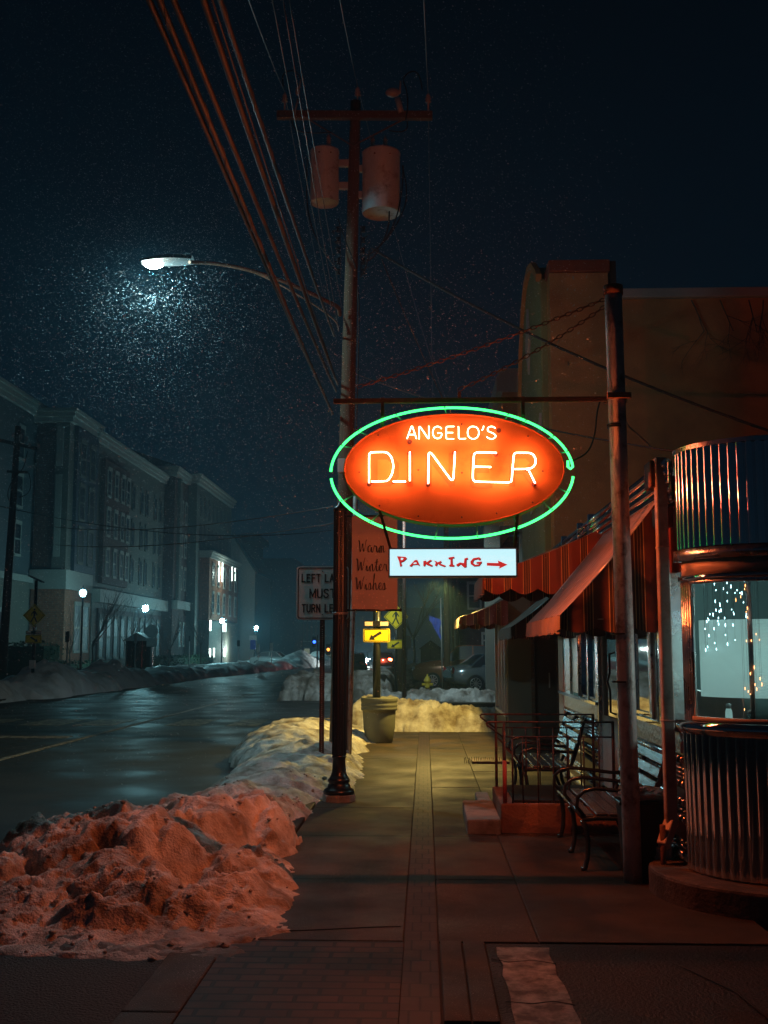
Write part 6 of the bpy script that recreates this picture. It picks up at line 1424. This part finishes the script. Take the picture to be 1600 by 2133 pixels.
plain_sign(283, 1330, 58, .16, .5, 'slim white post sign left of the bus shelter'); plain_sign(141, 1326, 52, .2, .5, 'thin dark post sign right of the green hedge', m='black_matte')
plain_sign(527, 1329, 106, .7, .5, 'small white plate on a post left of the farthest globe lamp'); plain_sign(527, 1343, 105.8, .5, .9, 'blue lettered panel on the post left of the farthest globe lamp', m='flag_blue')
plain_sign(538, 1350, 92, .25, .7, 'slim white sign just right of the farthest globe lamp'); plain_sign(566, 1348, 92, .25, .7, 'slim white sign standing over the white car'); plain_sign(497, 1340, 92, .25, .5, 'dark slim sign left of the farthest globe lamp', m='black_matte')
plain_sign(395, 1330, 80, .12, .4, 'dark slim post left of the end block lamps', m='black_matte')
plain_sign(847, 1338, 62, .5, .7, 'small white board right of the wooden crossing pole')

# ================================================================== FALLING SNOW AND AIR
rng = np.random.default_rng(5)
def flakes(n, gen, size, name, label):
    V = []; Fc = []
    C = gen(n); m_ = len(C)
    s = rng.uniform(.35, 1.0, m_)**1.5*size
    d = np.stack([np.full(m_, .80), rng.uniform(-.2,.2,m_), -.5+rng.uniform(-.3,.3,m_)], 1)+rng.normal(0,.25,(m_,3)); d /= np.linalg.norm(d, axis=1)[:,None]
    u = np.cross(d, rng.normal(0,1,(m_,3))); u /= np.linalg.norm(u, axis=1)[:,None]; w = np.cross(d, u)
    el = rng.uniform(1.2, 2.6, m_)
    P = [C-d*(s*el)[:,None], C+u*s[:,None]*.7, C+w*s[:,None]*.6, C-(u+w)*s[:,None]*.55, C+d*(s*el)[:,None]]
    V = np.stack(P, 1).reshape(-1, 3); b = np.arange(m_)*5
    Fc = np.concatenate([np.stack([b+i, b+j, b+k], 1) for i, j, k in ((0,2,1),(0,3,2),(0,1,3),(4,1,2),(4,2,3),(4,3,1))])
    me = bpy.data.meshes.new(name); me.from_pydata(V.tolist(), [], Fc.tolist()); me.materials.append(M['flake']); me.update(); o = bpy.data.objects.new(name, me); COL.objects.link(o)
    return tag(o, label, 'snow', kind='stuff')
lampc = np.array([lc.x, lc.y, lc.z]); sgc = np.array([SC.x, SY, SC.z])
def g_all(n):
    Y = rng.uniform(9, 45, n); px = rng.uniform(-100, 1700, n); py = rng.uniform(-50, 1500, n); out = []
    for a, b, c in zip(px, py, Y):
        p = at(a, b, c)
        if p.z > .3 and not (p.x > 1.5 and p.y < 24): out.append(p)
    return np.array(out)
def g_lamp(n):
    r = 6.5*rng.uniform(0, 1, n)**.62; v = rng.normal(0, 1, (n, 3)); v /= np.linalg.norm(v, axis=1)[:,None]; p = lampc+v*r[:,None]+np.array([0,0,-.35])
    return p[np.linalg.norm(p-lampc, axis=1) > .42]
def g_sign(n):
    p = np.stack([rng.uniform(-1.3, 1.45, n), rng.uniform(8.3, 14, n), rng.uniform(2.6, 5.6, n)], 1); return p
flakes(7000, g_all, .0040, 'falling_snow', 'wind blown snowflakes filling the night air over the street')
flakes(80000, g_lamp, .0044, 'falling_snow', 'dense bright snowflakes swirling under the cobra street lamp')
flakes(5000, g_sign, .0040, 'falling_snow', 'orange lit snowflakes drifting above and behind the neon sign')
hz = MB().box(-75, 75, -14, 235, -1.7, 27).build('haze', M['flake']); hz['kind'] = 'stuff'
hm = bpy.data.materials.new('haze_air'); hm.use_nodes = True; t = hm.node_tree; t.nodes.clear(); o = t.nodes.new('ShaderNodeOutputMaterial'); v = t.nodes.new('ShaderNodeVolumePrincipled')
v.inputs['Color'].default_value = (.36, .74, .95, 1); v.inputs['Density'].default_value = .0026; v.inputs['Anisotropy'].default_value = .25
t.links.new(v.outputs[0], o.inputs['Volume']); hz.data.materials.clear(); hz.data.materials.append(hm)
